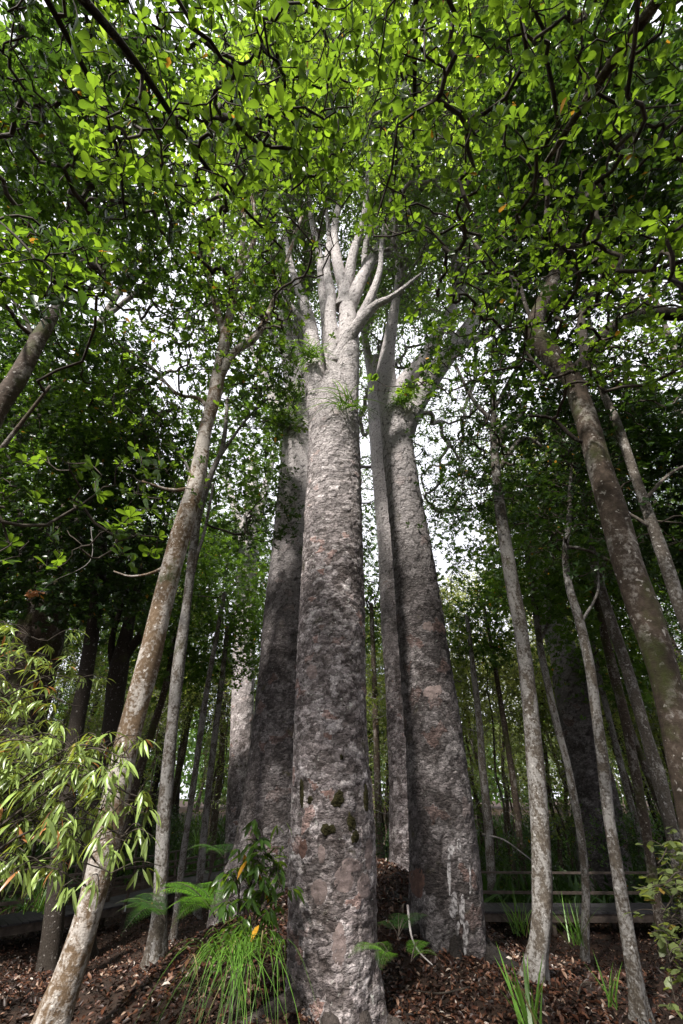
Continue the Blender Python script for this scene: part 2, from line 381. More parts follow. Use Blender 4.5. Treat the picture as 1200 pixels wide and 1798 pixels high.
# ------------------------------------------------------------------ branching
def grow(seeds, srad, targets, step=.35, wig=.16, g=rng, rtip=.004, pw=.42, maxreach=99):
    """connects every target to the nearest point of the growing branch network; seeds are points of trunk and limbs"""
    cap = len(seeds) + int(len(targets) * 30) + 1000
    pos = np.zeros((cap, 3)); par = np.full(cap, -1); n = len(seeds); pos[:n] = seeds; ns = n
    d0 = np.array([np.min(((seeds - t) ** 2).sum(1)) for t in targets]); order = np.argsort(d0 * g.uniform(.6, 1.4, len(d0)))
    tips = []; 
    for ti in order:
        t = targets[ti]; dd = ((pos[:n] - t) ** 2).sum(1)
        j = int(np.argmin(dd)); dist = math.sqrt(dd[j])
        if dist > maxreach: continue
        k = min(24, max(4, int(dist / step) + 1)); a = pos[j]; D = t - a
        o1 = np.cross(D, g.normal(size=3)); o1 /= np.linalg.norm(o1) + 1e-9; o2 = np.cross(D / (dist + 1e-9), o1)
        s = np.arange(1, k + 1) / k; ph = g.uniform(0, 6.28); A = wig * dist * g.uniform(.5, 1.3)
        T0 = (pos[j] - pos[par[j]]) if par[j] >= 0 else D + np.array([0, 0, .5 * dist]); T0 = T0 / (np.linalg.norm(T0) + 1e-9) * dist * .5
        T1 = D * .6 + g.normal(size=3) * dist * .35; h1 = (s ** 3 - 2 * s ** 2 + s)[:, None]; h2 = (s ** 3 - s ** 2)[:, None]; h3 = (3 * s ** 2 - 2 * s ** 3)[:, None]
        path = a + D * h3 + T0 * h1 + T1 * h2 + o1 * (A * np.sin(np.pi * s * 1.0) * np.cos(ph + 3 * s))[:, None] + o2 * (A * .6 * np.sin(2 * np.pi * s) * (1 - s * .3))[:, None]
        path[:, 2] -= .10 * dist * np.sin(np.pi * s)
        if k > 2: path[:-1] += g.normal(size=(k - 1, 3)) * min(.03, step * .07)
        if n + k >= cap: break
        pos[n:n + k] = path; par[n] = j; par[n + 1:n + k] = np.arange(n, n + k - 1); n += k; tips.append(n - 1)
    pos, par = pos[:n], par[:n]; wgt = np.zeros(n); wgt[tips] = 1
    for i in range(n - 1, ns - 1, -1):
        if par[i] >= 0: wgt[par[i]] += wgt[i]
    rad = rtip * np.maximum(wgt, 1) ** pw
    rad[:ns] = np.minimum(rad[:ns], srad * .8)
    for i in range(ns, n):
        if rad[i] > rad[par[i]]: rad[i] = rad[par[i]]
    rad = np.maximum(rad, rtip * .5)
    c = np.arange(ns, n); p = par[c]
    dirn = norm(pos[c] - pos[p]); nd = np.zeros((n, 3)); nd[c] = dirn
    # node tangent: own direction blended with the heaviest child's
    T = nd.copy(); ok = p >= ns
    best = np.zeros(n)
    np.add.at(T, p[ok], dirn[ok] * (wgt[c[ok]] / np.maximum(wgt[p[ok]], 1))[:, None]); T = norm(T)
    Ta = np.where(ok[:, None], T[p], dirn); Tb = T[c]
    side = 5; ref = np.where(np.abs(dirn[:, 2:]) < .85, np.array([[0, 0, 1.]]), np.array([[1., 0, 0]]))
    ra = np.where(ok, np.minimum(rad[p], rad[c] * 1.5), rad[c] * 1.3); rb = rad[c]
    th = np.linspace(0, 2 * np.pi, side, endpoint=False); rings = []
    for C_, Tn, r_ in ((pos[p], Ta, ra), (pos[c], Tb, rb)):
        u = norm(np.cross(Tn, ref)); v = np.cross(Tn, u)
        rings.append(C_[:, None] + r_[:, None, None] * (np.cos(th)[None, :, None] * u[:, None] + np.sin(th)[None, :, None] * v[:, None]))
    V = np.stack(rings, 1).reshape(-1, 3); b = (np.arange(len(c)) * 2 * side)[:, None]; j = np.arange(side)[None]; j2 = (j + 1) % side
    q = np.stack([b + j, b + j2, b + side + j2, b + side + j], -1).reshape(-1, 4)
    tips = np.array(tips); return pos[tips], norm(pos[tips] - pos[par[tips]]), V, [q]

def clump(p, sc, th, seed):
    """thin a point set to clumps"""
    g = np.random.default_rng(seed); v = np.zeros(len(p))
    for i in range(6):
        k = g.normal(size=3) * sc; v += np.sin(p @ k + g.uniform(0, 6.3))
    return p[v / 2.4 + g.normal(size=len(p)) * .35 > th]

def region(u0, u1, v0, v1, d0, d1, n, g=rng):
    n = int(n * (1.75 if d1 < 9 else 1.7))
    uu, vv, dd = g.uniform(u0, u1, n), g.uniform(v0, v1, n), (g.uniform(d0 ** 2.5, d1 ** 2.5, n)) ** .4
    out_ = np.array([PD(a, b, c) for a, b, c in zip(uu, vv, dd)])
    if d1 < 15:                                  # the near crowns leave an opening towards the kauri forks
        e = ((uu - 640) / 88) ** 2 + ((vv - 515) / 120) ** 2 < g.uniform(.5, 1.3, n); out_ = out_[~e]
    return out_
def blob(c, r, n, g=rng):
    return np.asarray(c) + rdir(n, g) * (g.random((n, 1)) ** .45) * np.asarray(r)

def multi(tips, ax, m, j, g):
    """several leaf rosettes around every twig end"""
    if m <= 1: return tips, ax
    t = np.repeat(tips, m, 0); a = np.repeat(ax, m, 0); o = g.normal(size=t.shape) * j; o[::m] = 0
    return t + o, norm(a + o / max(j, 1e-6) * .4)

# ------------------------------------------------------------------ trunks
def path3(pts, Y, res=.2, ground=True):
    """pts: (u, v, width[, Y]) from the base up -> centres and radii in metres, resampled every res metres"""
    rows = [list(q) for q in pts] if isinstance(pts, np.ndarray) else []
    for q in ([] if rows else pts):
        y = q[3] if len(q) > 3 else Y; p = P(q[0], q[1], y); rows.append([*p, q[2] / 2 * depth(p) / F / math.hypot(1, p[0] / p[1])])
    rows = np.array(rows)
    if ground:
        a, b = rows[0], rows[1]; zg = float(gz(a[0], a[1])) - .35
        if a[2] > zg + .1:
            d = (a - b); d = d / max(abs(d[2]), 1e-3); d[3] = max(0, min(d[3], .05)) * .5
            e = a + d * (a[2] - zg); rows = np.vstack([e, rows])
    C = spline(rows, 12); s = np.concatenate([[0], np.cumsum(np.linalg.norm(np.diff(C[:, :3], axis=0), axis=1))])
    n = max(4, int(s[-1] / res)); si = np.linspace(0, s[-1], n)
    C = np.stack([np.interp(si, s, C[:, i]) for i in range(4)], 1)
    return C[:, :3], np.maximum(C[:, 3], .006), si

def smooth_trunk(name, pts, Y, mt, root, seed, k=20, res=.12, flare=.35, amp=.07, ground=True):
    C, r, s = path3(pts, Y, res, ground)
    if ground:
        h = C[:, 2] - gz(C[:, 0], C[:, 1]); r = r * (1 + flare * np.exp(-np.clip(h, 0, 9) / .22))
    r = r * (1 + .05 * np.interp(s, np.arange(0, s[-1] + 1, .7), np.random.default_rng(seed).normal(size=len(np.arange(0, s[-1] + 1, .7)))))
    D = wob(s, k, amp, seed, 1.3) * r[:, None]
    if ground: D += (.35 * np.exp(-np.clip(h, 0, 9) / .2) * r)[:, None] * np.sin(np.linspace(0, 2 * np.pi, k, endpoint=False) * 4 + seed)[None]
    V, f = tube(C, r, k, D); o = build(name, V, f, mt, root)
    return o, C, r

def kauri_tube(name, pts, Y, mt, root, seed, k, res, ground=True, amp=.03, flare=.25, cell=(.13, .17), tp=.017):
    C, r, s = path3(pts, Y, res, ground)
    rm = float(r.mean()); h = C[:, 2] - gz(C[:, 0], C[:, 1]) if ground else np.full(len(C), 9.)
    if ground: r = r * (1 + flare * np.exp(-np.clip(h, 0, 9) / .35))
    D = wob(s, k, amp, seed, .7) * r[:, None]
    if ground: D += (.10 * np.exp(-np.clip(h - .1, 0, 9) / .3) * r)[:, None] * np.sin(np.linspace(0, 2 * np.pi, k, endpoint=False) * 5 + seed)[None]
    c1, t1, e1 = plates(s, k, rm, cell[0], cell[1], seed); c2, t2, e2 = plates(s, k, rm, .06, .10, seed + 9)
    big = 1.25 * tp * (np.clip(t1, -1, 1) * .55 + (c1 - .5) * .9) * sm(0, .12, e1)
    sml = tp * .6 * (np.clip(t2, -1, 1) * .6 + (c2 - .5) * .8) * sm(0, .2, e2)
    D += big + sml
    V, f = tube(C, r, k, D)
    a = lambda x: np.concatenate([x.ravel(), [x.ravel()[-1]] * 2])
    o = build(name, V, f, mt, root, attrs={'cr': a(c1), 'ed': a(e1), 'cs': a(c2)})
    return o, C, r, (V, f)

def patch_on(trunkgeo, u, v, wpx, hpx, mt, name, root, thick=.006, seed=1, n=14, ragged=.25, dome=0.):
    """a patch lying on the trunk's real surface; outline ragged"""
    V, f = trunkgeo; bv = patch_on.cache.get(id(V))
    if bv is None:
        bv = BVHTree.FromPolygons([tuple(x) for x in V], [tuple(q) for ff in f for q in ff.tolist()]); patch_on.cache[id(V)] = bv
    g = np.random.default_rng(seed); th = np.linspace(0, 2 * np.pi, 28, endpoint=False)
    rag = 1 + ragged * sum(np.sin(m * th + g.uniform(0, 6.3)) / (m ** .6) for m in (2, 3, 5, 7, 9)) / 2
    o = np.array([0, 0, EYE]); pts = []; nr = []
    rr = np.linspace(0, 1, n // 2 + 1)
    for q in rr:
        for t, k in zip(th, rag):
            uu, vv = u + wpx / 2 * q * k * math.cos(t), v + hpx / 2 * q * k * math.sin(t)
            d = ray(uu, vv); hit = bv.ray_cast(Vector(o), Vector(d).normalized())
            if hit[0] is None:
                if pts: pts.append(pts[-1]); nr.append(nr[-1]); continue
                return None
            e = thick * (1 if q < .95 else -.6) + dome * math.sqrt(max(0, 1 - q * q)) * (1 + .4 * g.normal())
            pts.append(np.array(hit[0]) + np.array(hit[1]) * e); nr.append(hit[1])
    k = 28; i = np.arange(len(rr) - 1)[:, None] * k; j = np.arange(k)[None]; j2 = (j + 1) % k
    Q = np.stack([i + j, i + j2, i + k + j2, i + k + j], -1).reshape(-1, 4)
    return build(name, pts, [Q], mt, root)
patch_on.cache = {}

SUNV = np.array(sd)
CUTS = [(tuple(P(90, 480, 3.6)), .5), (tuple(P(1000, 200, 2.2)), .5), (tuple(P(350, 180, 1.6)), .5)] + [((-.3, 6.4, z), .75) for z in (7.5, 8.6, 9.7, 10.8, 12)] + [((1.35, 8.4, 7.6), .6), ((1.3, 8.4, 6.6), .5), ((-2.2, 11.3, 5.8), .5), ((-2.0, 11.3, 8), .5), (tuple(P(428, 1130, 23.4)), 1.3), (tuple(P(424, 1250, 23.4)), 1.1), ((-1.3, 11.2, 11.5), .6), ((.9, 8.6, 10.5), .6)] + [(tuple(P(150, 1640, 6.3)), .38), (tuple(P(215, 1480, 6.2)), .3), (tuple(P(240, 1250, 6.3)), .3), (tuple(P(70, 1220, 3.9)), .7), (tuple(P(120, 1330, 3.9)), .6), (tuple(P(150, 1440, 3.6)), .5), (tuple(P(20, 1440, 3.7)), .5), (tuple(P(420, 1700, 5.8)), .4)]
def shades(x, y, h, r=4.2):
    """would a tree of height h at (x, y) stand in one of the sun gaps?"""
    for c, r_ in CUTS[:20]:
        for z in np.arange(h * .35, h * 1.05, 1.0):
            t = (z - c[2]) / SUNV[2]
            if t > 0 and math.hypot(c[0] + SUNV[0] * t - x, c[1] + SUNV[1] * t - y) < r: return True
    return False
def suncut(p):
    """indices of the points outside the gaps in the canopy through which the sun reaches the trunks"""
    k = np.ones(len(p), bool)
    for c, r_ in CUTS:
        d = p - np.array(c); t = d @ SUNV; q = np.linalg.norm(d - t[:, None] * SUNV, axis=1); k &= ~((q < r_) & (t > 1.2))
    return k
def limb_list(root, limbs, Y, mt, seed, kauri=False, nm='limb', seeds=None, k=12):
    sp, sr = [], []
    for i, l in enumerate(limbs):
        if kauri: o, C, r, _ = kauri_tube(nm, l, Y, mt, root, seed + i, 36, .07, False, .05, cell=(.09, .12), tp=.009)
        else: o, C, r = smooth_trunk(nm, l, Y, mt, root, seed + i, k, .1, 0, .12, False)
        sp.append(C[::2]); sr.append(r[::2])
    return np.vstack(sp), np.concatenate(sr)

def tree(label, cat, name, trunk, Y, mt, limbs, targets, seed, leafmat, T=T_MID, size=.1, per=7, k=18, group=None, step=.35, twig='twig',
         wig=.12, rtip=.004, spread=0., limbmat=None, fl=.35, amp=.07, topfrac=.45, extra_seeds=None, pw=.42, tilt=(.9, 1.35), maxreach=99, res=.12, mul=None, ws=1.):
    if ws != 1: trunk = [(q[0], q[1], q[2] * ws, *q[3:]) for q in trunk]
    C, r, s = path3(trunk, Y, .3)
    zi = float(gz(C[0, 0], C[0, 1])); root = thing(name, label, cat, (C[0, 0], C[0, 1], zi), group)
    if mt.name.endswith('kauri bark'): o, C, r, _ = kauri_tube('trunk', trunk, Y, mt, root, seed, 70, .08, True, .035, .3, (.25, .3))
    else: o, C, r = smooth_trunk('trunk', trunk, Y, mt, root, seed, k, res, fl, amp)
    sp, sr = [C[int(len(C) * topfrac)::2]], [r[int(len(C) * topfrac)::2]]
    if limbs:
        a, b = limb_list(root, limbs, Y, limbmat or mt, seed * 7 + 1, mt.name.endswith('kauri bark')); sp.append(a); sr.append(b)
    g = np.random.default_rng(seed)
    if targets is not None and len(targets):
        tips, ax, V, f = grow(np.vstack(sp), np.concatenate(sr), targets, step, wig, g, rtip, pw, maxreach)
        build('branch_network', V, f, M[twig], root)
        mu = mul or (4 if T is T_SM else 2 if size * 770 / max(1., np.median(tips[:, 1])) < 13 else 1)
        t_, a_ = multi(tips, ax, mu, .38 if T is T_SM else .26, g)
        kq = suncut(t_); t_, a_ = t_[kq], a_[kq]
        leaf_obj('crown', [whorls(t_, a_, per, size, T, tilt, g, spread)], leafmat, root)
    print('TREE', label[:40], len(tips), len(t_) * per)
    return root


# ------------------------------------------------------------------ ground
def axis(lo, hi, dense0, dense1, dn, sparse):
    a = np.arange(dense0, dense1, dn); l = dense0 - np.geomspace(.3, dense0 - lo, sparse); h = dense1 + np.geomspace(.3, hi - dense1, sparse)
    return np.concatenate([l[::-1], a, h])
gx, gy = axis(-420, 420, -12, 12, .16, 40), axis(-420, 420, -2, 24, .16, 40)
GX, GY = np.meshgrid(gx, gy); nx = len(gx)
gr = np.random.default_rng(3)
GZ = gz(GX, GY) + gr.normal(size=GX.shape) * .012
i = np.arange(len(gy) - 1)[:, None] * nx; j = np.arange(nx - 1)[None]
q = np.stack([i + j, i + j + 1, i + nx + j + 1, i + nx + j], -1).reshape(-1, 4)
gnd = build('ground', np.stack([GX, GY, GZ], -1).reshape(-1, 3), [q], M['soil']); gnd['kind'] = 'structure'

# leaf litter: curled dead leaves over the visible floor
g = np.random.default_rng(11)
n = 84000; yy = 4.5 + 15 * g.random(n) ** 1.25; xx = (g.random(n) * 2 - 1) * (3.6 + yy * .72); yy[:10000] = g.uniform(6.5, 12, 10000); xx[:10000] = g.uniform(-2.5, 3, 10000)
p = np.stack([xx, yy, gz(xx, yy) + g.uniform(.0, .05, n)], 1)
d = rdir(n, g); d[:, 2] *= .45; nr = np.array([0, 0, 1.]) + g.normal(size=(n, 3)) * .55
sc = g.uniform(.04, .10, n)
rr = np.clip(g.random(n) ** 1.1, 0, .999)
lit = leaf_obj('leaf_litter', [leaves(tmpl([(.35, .19), (.75, .2)], .7, .35), p, d, nr, sc, rr)], M['litter'])
tag(lit, 'brown dead leaves covering the ground around the big trunks', 'leaf litter', kind='stuff')

# ------------------------------------------------------------------ the four kauri trees
def kauri(label, trunk, Y, mt, seed, k, res, limbs, targets, sizes, cell=(.12, .15), flare=.25, leafsz=.15, per=9):
    C, r, s = path3(trunk, Y, .3)
    root = thing('kauri_tree', label, 'tree', (C[0, 0], C[0, 1], float(gz(C[0, 0], C[0, 1]))), None)
    o, C, r, geo = kauri_tube('trunk', trunk, Y, mt, root, seed, k, res, True, .022, flare, cell)
    g = np.random.default_rng(seed + 70); nr_ = 7
    for i in range(nr_):                          # half-buried surface roots
        az = (i + g.uniform(-.3, .3)) / nr_ * 6.283; L_ = g.uniform(.5, 1.3); t = np.linspace(0, 1, 8)
        zi = int(np.argmin(np.abs(C[:, 2] - float(gz(C[0, 0], C[0, 1])) - .15))); b = C[zi]; r0 = r[zi] * .72; az2 = az + g.normal() * .35 * t
        x = b[0] + np.cos(az) * r0 + np.cos(az2) * L_ * t; y = b[1] + np.sin(az) * r0 + np.sin(az2) * L_ * t
        rc = (.13 * (1 - t) ** 1.2 + .02) * g.uniform(.7, 1.1); R_ = np.stack([x, y, gz(x, y) + .10 * (1 - t) ** 2 - .03 - .04 * t], 1); R_[0, 2] += .06
        Cr = spline(np.column_stack([R_, rc]), 4); Vr, fr_ = tube(Cr[:, :3], Cr[:, 3], 9, wob(np.arange(len(Cr)) * .1, 9, .12, seed + i, 3) * Cr[:, 3][:, None]); build('root', Vr, fr_, mt, root)
    a, b = limb_list(root, limbs, Y, mt, seed * 11, True)
    g = np.random.default_rng(seed)
    tips, ax, V, f = grow(a, b, targets, .8, .10, g, .019, .44)
    build('branch_network', V, f, M['ktwig'], root)
    t_, a_ = multi(tips, ax, 4, .35, g); kq = suncut(t_); t_, a_ = t_[kq], a_[kq]
    leaf_obj('crown', [whorls(t_, a_, per, leafsz, T_SM, (.5, 1.6), g, .16)], M['leaf_kauri'], root)
    return root, geo

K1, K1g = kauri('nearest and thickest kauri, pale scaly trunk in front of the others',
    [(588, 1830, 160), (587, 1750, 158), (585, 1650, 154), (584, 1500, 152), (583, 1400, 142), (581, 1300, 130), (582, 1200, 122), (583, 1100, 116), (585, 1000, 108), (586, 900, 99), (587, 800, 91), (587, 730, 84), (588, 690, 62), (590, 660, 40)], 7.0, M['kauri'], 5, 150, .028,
    [[(575, 800, 50), (562, 730, 45), (554, 670, 38), (549, 615, 31), (540, 550, 21, 7.2), (515, 480, 12, 7.5), (500, 410, 8, 8)],
     [(598, 800, 58), (605, 725, 48), (610, 660, 43), (612, 600, 37), (611, 550, 30), (604, 505, 22), (592, 455, 18), (588, 400, 13, 7.2), (600, 320, 9, 7.6), (590, 230, 6, 8)],
     [(606, 560, 26), (624, 515, 24), (640, 478, 20, 7.2), (668, 430, 14, 7.5), (700, 370, 10, 8), (730, 290, 7, 8.3)],
     [(600, 540, 24), (612, 490, 20), (622, 440, 15, 6.8), (640, 380, 11, 6.6), (648, 300, 8, 6.5), (660, 200, 6, 6.5)],
     [(584, 730, 40, 7.3), (581, 660, 32, 7.4), (577, 600, 25, 7.4), (573, 550, 20, 7.3), (566, 500, 16, 7.3), (560, 440, 12, 7.6), (545, 370, 8, 8), (540, 280, 6, 8.4)],
     [(592, 640, 26), (615, 590, 24, 6.8), (655, 540, 16, 6.6), (690, 520, 10, 6.5), (740, 480, 3, 6.4)],
     [(588, 740, 30, 7.2), (590, 660, 30, 7.1), (586, 600, 26), (580, 560, 22), (582, 520, 18), (574, 470, 13), (578, 410, 8, 7.4), (568, 340, 4, 8)], [(612, 600, 22), (634, 556, 18), (652, 520, 15, 6.9), (668, 470, 10, 6.8), (672, 410, 6, 6.7), (690, 330, 3, 6.6)],
     [(640, 480, 12, 7.2), (642, 430, 9, 7.4), (656, 370, 6, 7.7), (650, 300, 3, 8)], [(556, 620, 18), (538, 575, 15, 7.1), (512, 540, 11, 7.3), (490, 500, 7, 7.6), (470, 440, 3, 8)]],
    np.vstack([clump(region(400, 760, -60, 560, 17, 27, 2000), .5, -.2, 1), region(480, 700, -500, 0, 18, 27, 250)]), 0, flare=.10)
K2, K2g = kauri('dark kauri behind the left side of the nearest one, with shaggy tufts in its fork',
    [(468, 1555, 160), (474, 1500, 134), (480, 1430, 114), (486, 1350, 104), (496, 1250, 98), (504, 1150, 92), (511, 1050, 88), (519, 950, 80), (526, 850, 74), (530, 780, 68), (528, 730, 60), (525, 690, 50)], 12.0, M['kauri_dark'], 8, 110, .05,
    [[(528, 740, 54), (520, 680, 40), (508, 620, 30), (500, 560, 22), (498, 480, 16), (505, 400, 12), (490, 300, 8)],
     [(532, 740, 44), (532, 680, 34), (524, 610, 28), (530, 540, 20), (548, 460, 13), (545, 380, 8)],
     [(512, 640, 20), (480, 590, 14), (450, 540, 11), (420, 470, 8), (390, 400, 6)],
     [(522, 760, 30), (500, 745, 26), (487, 715, 24), (470, 670, 16), (440, 610, 11), (420, 540, 7)]],
    clump(region(370, 600, 60, 620, 20, 30, 1500), .45, -.1, 2), 0, (.2, .26), .08)
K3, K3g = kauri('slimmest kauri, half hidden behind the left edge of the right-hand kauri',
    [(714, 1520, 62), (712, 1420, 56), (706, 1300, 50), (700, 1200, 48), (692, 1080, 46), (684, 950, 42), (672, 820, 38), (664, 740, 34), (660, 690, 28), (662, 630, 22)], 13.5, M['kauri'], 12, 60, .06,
    [[(661, 700, 26), (650, 640, 16), (640, 570, 11), (650, 480, 8)], [(662, 680, 22), (676, 600, 14), (700, 520, 9), (720, 440, 6)]],
    np.vstack([clump(region(600, 760, 150, 560, 22, 32, 600), .4, -.1, 3), clump(region(610, 860, 420, 900, 20, 30, 620), .4, -.1, 63)]), 0)
K4, K4g = kauri('kauri right of the nearest one, pale streak low on its dark trunk',
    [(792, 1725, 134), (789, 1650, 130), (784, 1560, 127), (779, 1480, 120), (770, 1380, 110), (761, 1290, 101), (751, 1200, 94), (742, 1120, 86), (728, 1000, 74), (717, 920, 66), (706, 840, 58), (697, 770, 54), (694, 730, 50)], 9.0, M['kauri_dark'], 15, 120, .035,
    [[(696, 780, 50), (686, 720, 40), (678, 670, 36), (680, 630, 28), (690, 560, 18), (700, 480, 12), (690, 380, 8)],
     [(700, 775, 44), (722, 722, 42), (752, 672, 38), (785, 625, 34), (820, 580, 28, 9.3), (860, 520, 20, 9.8), (900, 470, 15, 10), (960, 440, 10, 10)],
     [(690, 730, 34), (706, 680, 32), (738, 640, 28), (762, 600, 22), (800, 530, 16), (835, 440, 11), (850, 330, 7)],
     [(800, 610, 24), (850, 585, 18), (905, 545, 14), (960, 490, 10, 9.5), (1030, 460, 8, 9.5)],
     [(775, 640, 16), (790, 600, 14), (800, 480, 10), (780, 370, 7), (770, 250, 5)]],
    np.vstack([clump(region(640, 1000, -40, 560, 16, 26, 1700), .5, -.15, 4), region(700, 900, -400, 0, 18, 25, 200)]), 0, (.24, .3), .04)

# marks on the trunks
for a in [(600, 1330, 7, 9, 9), (594, 1404, 22, 30, 1), (576, 1457, 24, 24, 2), (617, 1445, 14, 34, 3), (624, 1470, 12, 26, 8), (531, 1392, 6, 50, 4), (642, 1402, 8, 44, 5), (545, 1405, 9, 14, 6)]:
    patch_on(K1g, a[0], a[1], a[2], a[3], M['moss'], 'moss_cushion', K1, .004, a[4], dome=.022, ragged=.45)
for a in [(561, 1566, 30, 50, 11), (604, 1545, 34, 52, 12), (640, 1556, 26, 46, 13), (565, 1500, 14, 34, 14), (532, 1490, 16, 36, 16), (618, 1520, 40, 26, 17), (648, 1500, 14, 60, 18), (596, 1660, 26, 80, 19), (548, 1180, 22, 26, 21)]:
    patch_on(K1g, a[0], a[1], a[2], a[3], M['rawbark' if a[4] != 16 else 'redbark'], 'bare_bark_patch', K1, .002, a[4], ragged=.15)
for a in [(733, 1550, 26, 60, 32), (760, 1215, 34, 26, 33), (752, 1100, 20, 18, 34)]:
    patch_on(K4g, a[0], a[1], a[2], a[3], M['redbark' if a[4] == 32 else 'rawbark'], 'bare_bark_patch', K4, .002, a[4], ragged=.3)
for a in [(789, 1530, 7, 80, 41), (793, 1492, 14, 18, 42), (806, 1484, 8, 20, 46), (797, 1590, 16, 44, 43), (812, 1600, 12, 50, 47), (826, 1545, 3, 60, 44), (818, 1645, 10, 60, 45), (804, 1632, 7, 30, 48)]:
    patch_on(K4g, a[0], a[1], a[2], a[3], M['sap'], 'resin_streak', K4, .003, a[4], ragged=.5)

# ------------------------------------------------------------------ foreground and middle trees, each with its own trunk, limbs and crown
TR = lambda *a, **k: tree(*a, **k)
TR('pale lichened trunk leaning in from the lower left corner with light playing on its foot', 'tree', 'broadleaf_tree',
   [(60, 1880, 80), (88, 1798, 76), (130, 1690, 68), (165, 1570, 62), (192, 1450, 59), (225, 1300, 57), (256, 1180, 55), (284, 1070, 51), (305, 980, 47), (330, 900, 42), (348, 830, 37), (362, 750, 33), (378, 690, 30), (387, 640, 27), (398, 580, 22), (412, 510, 17), (425, 440, 13), (430, 360, 9)], 6.5, M['pale'],
   [[(383, 665, 20), (410, 620, 15), (450, 590, 12), (480, 530, 9), (500, 470, 7), (530, 380, 5)],
    [(398, 600, 14), (378, 530, 13), (366, 460, 11), (384, 370, 9), (378, 280, 7), (395, 180, 5)],
    [(350, 830, 9), (335, 855, 8), (300, 860, 6), (250, 845, 4)],
    [(310, 960, 9), (300, 985, 8), (270, 1005, 6), (230, 1012, 4), (200, 1003, 3)],
    [(372, 730, 9), (350, 700, 8), (310, 690, 6), (262, 640, 5), (200, 600, 3)],
    [(420, 480, 10), (450, 400, 8), (440, 300, 6), (470, 200, 5)]],
   np.vstack([clump(region(170, 640, -100, 600, 8, 13, 1150), .8, -.25, 21), region(170, 540, 560, 760, 9, 13, 170), region(200, 380, 780, 900, 8, 10.5, 30)]), 21, M['leaf_big'], T_MID, .115, 7, 24, ws=.80)
TR('trunk slanting up through the upper left edge of the view', 'tree', 'broadleaf_tree',
   [(-560, 1700, 70), (-400, 1440, 64), (-230, 1150, 56), (-100, 930, 50), (-10, 730, 44), (30, 665, 42), (62, 605, 36), (92, 555, 29), (112, 510, 24), (128, 450, 22), (142, 390, 20), (130, 320, 16), (105, 240, 13), (85, 130, 10), (60, -30, 8)], 5.0, M['brown'],
   [[(118, 500, 16), (90, 460, 12), (40, 440, 10), (-30, 400, 8)],
    [(138, 420, 14), (120, 350, 12), (128, 290, 10), (112, 215, 8), (92, 150, 7), (98, 60, 5)],
    [(140, 400, 13), (152, 350, 11), (165, 300, 9), (178, 160, 7), (205, 100, 6), (210, 0, 4)],
    [(60, 610, 13), (45, 560, 12), (10, 510, 9), (-30, 470, 7)],
    [(92, 462, 10), (60, 420, 9), (45, 350, 8), (10, 300, 7), (-40, 240, 6)]],
   np.vstack([clump(region(-160, 330, -200, 520, 6.5, 10, 1100), .9, -.15, 22), region(-250, 190, 380, 560, 4.5, 7, 60)]), 22, M['leaf_dark'], T_MID, .12, 7, 20, limbmat=M['darkwood'])
TR('thick brown mossy trunk leaning in from the right edge, kinked at its fork', 'tree', 'broadleaf_tree',
   [(1252, 1720, 80), (1236, 1560, 76), (1220, 1440, 74), (1196, 1300, 73), (1168, 1190, 72), (1131, 1070, 69), (1100, 980, 64), (1072, 880, 58), (1048, 800, 54), (1024, 720, 50), (1005, 665, 48), (975, 632, 50), (948, 600, 46), (940, 565, 40), (955, 530, 36), (972, 490, 35), (982, 450, 34), (965, 405, 34), (945, 370, 36), (950, 320, 32), (960, 250, 25), (955, 170, 20), (965, 80, 17), (968, -60, 13)], 4.6, M['brown'],
   [[(1008, 660, 34), (1030, 630, 32), (1048, 600, 30), (1075, 575, 31), (1110, 556, 32), (1150, 551, 33), (1210, 552, 33), (1290, 545, 22), (1400, 500, 16)],
    [(1030, 632, 24), (1024, 590, 20), (1022, 555, 18), (1040, 515, 19), (1070, 475, 18), (1095, 430, 15), (1108, 370, 10), (1140, 300, 8), (1190, 220, 6)],
    [(968, 420, 26), (930, 400, 20), (900, 375, 16), (870, 330, 15), (850, 250, 14), (838, 180, 13), (842, 110, 12), (870, 60, 7)],
    [(955, 300, 30), (985, 210, 36), (1010, 150, 39), (1050, 80, 39), (1100, -10, 34), (1160, -120, 20)],
    [(975, 440, 16), (1030, 425, 14), (1100, 400, 11), (1180, 330, 9), (1260, 260, 7)],
    [(950, 400, 14), (890, 430, 10), (850, 445, 8), (810, 395, 6), (760, 410, 5), (700, 350, 4)],
    [(1040, 780, 10), (1010, 770, 9), (970, 735, 7), (930, 730, 5)],
    [(945, 590, 9), (925, 540, 8), (905, 490, 7), (850, 480, 5), (800, 500, 4)]],
   np.vstack([clump(region(640, 1330, -300, 520, 4.0, 8.0, 600), 1.1, -.3, 23), region(630, 880, 500, 690, 5.2, 7.0, 34), clump(region(660, 1300, 380, 680, 6, 8.5, 330), 1., -.2, 25)]), 23, M['leaf_big'], T_OBO, .098, 8, 30, ws=.88, limbmat=M['darkwood'])
TR('slender pale trunk at the upper right edge, beside the thick mossy one', 'tree', 'broadleaf_tree',
   [(1420, 1800, 46), (1330, 1450, 40), (1240, 1180, 34), (1190, 1050, 30), (1160, 960, 26), (1135, 890, 23), (1110, 820, 20), (1085, 745, 18), (1060, 690, 15), (1045, 640, 13), (1038, 590, 9), (1030, 500, 6)], 5.6, M['grey'],
   [[(1150, 930, 9), (1110, 905, 7), (1060, 880, 5)], [(1130, 880, 9), (1180, 830, 7), (1240, 800, 6), (1300, 740, 5)]],
   np.vstack([clump(region(1020, 1350, 560, 960, 8, 11, 330), .9, -.3, 24)]), 24, M['leaf_dark'], T_MID, .12, 7, 16, maxreach=6)
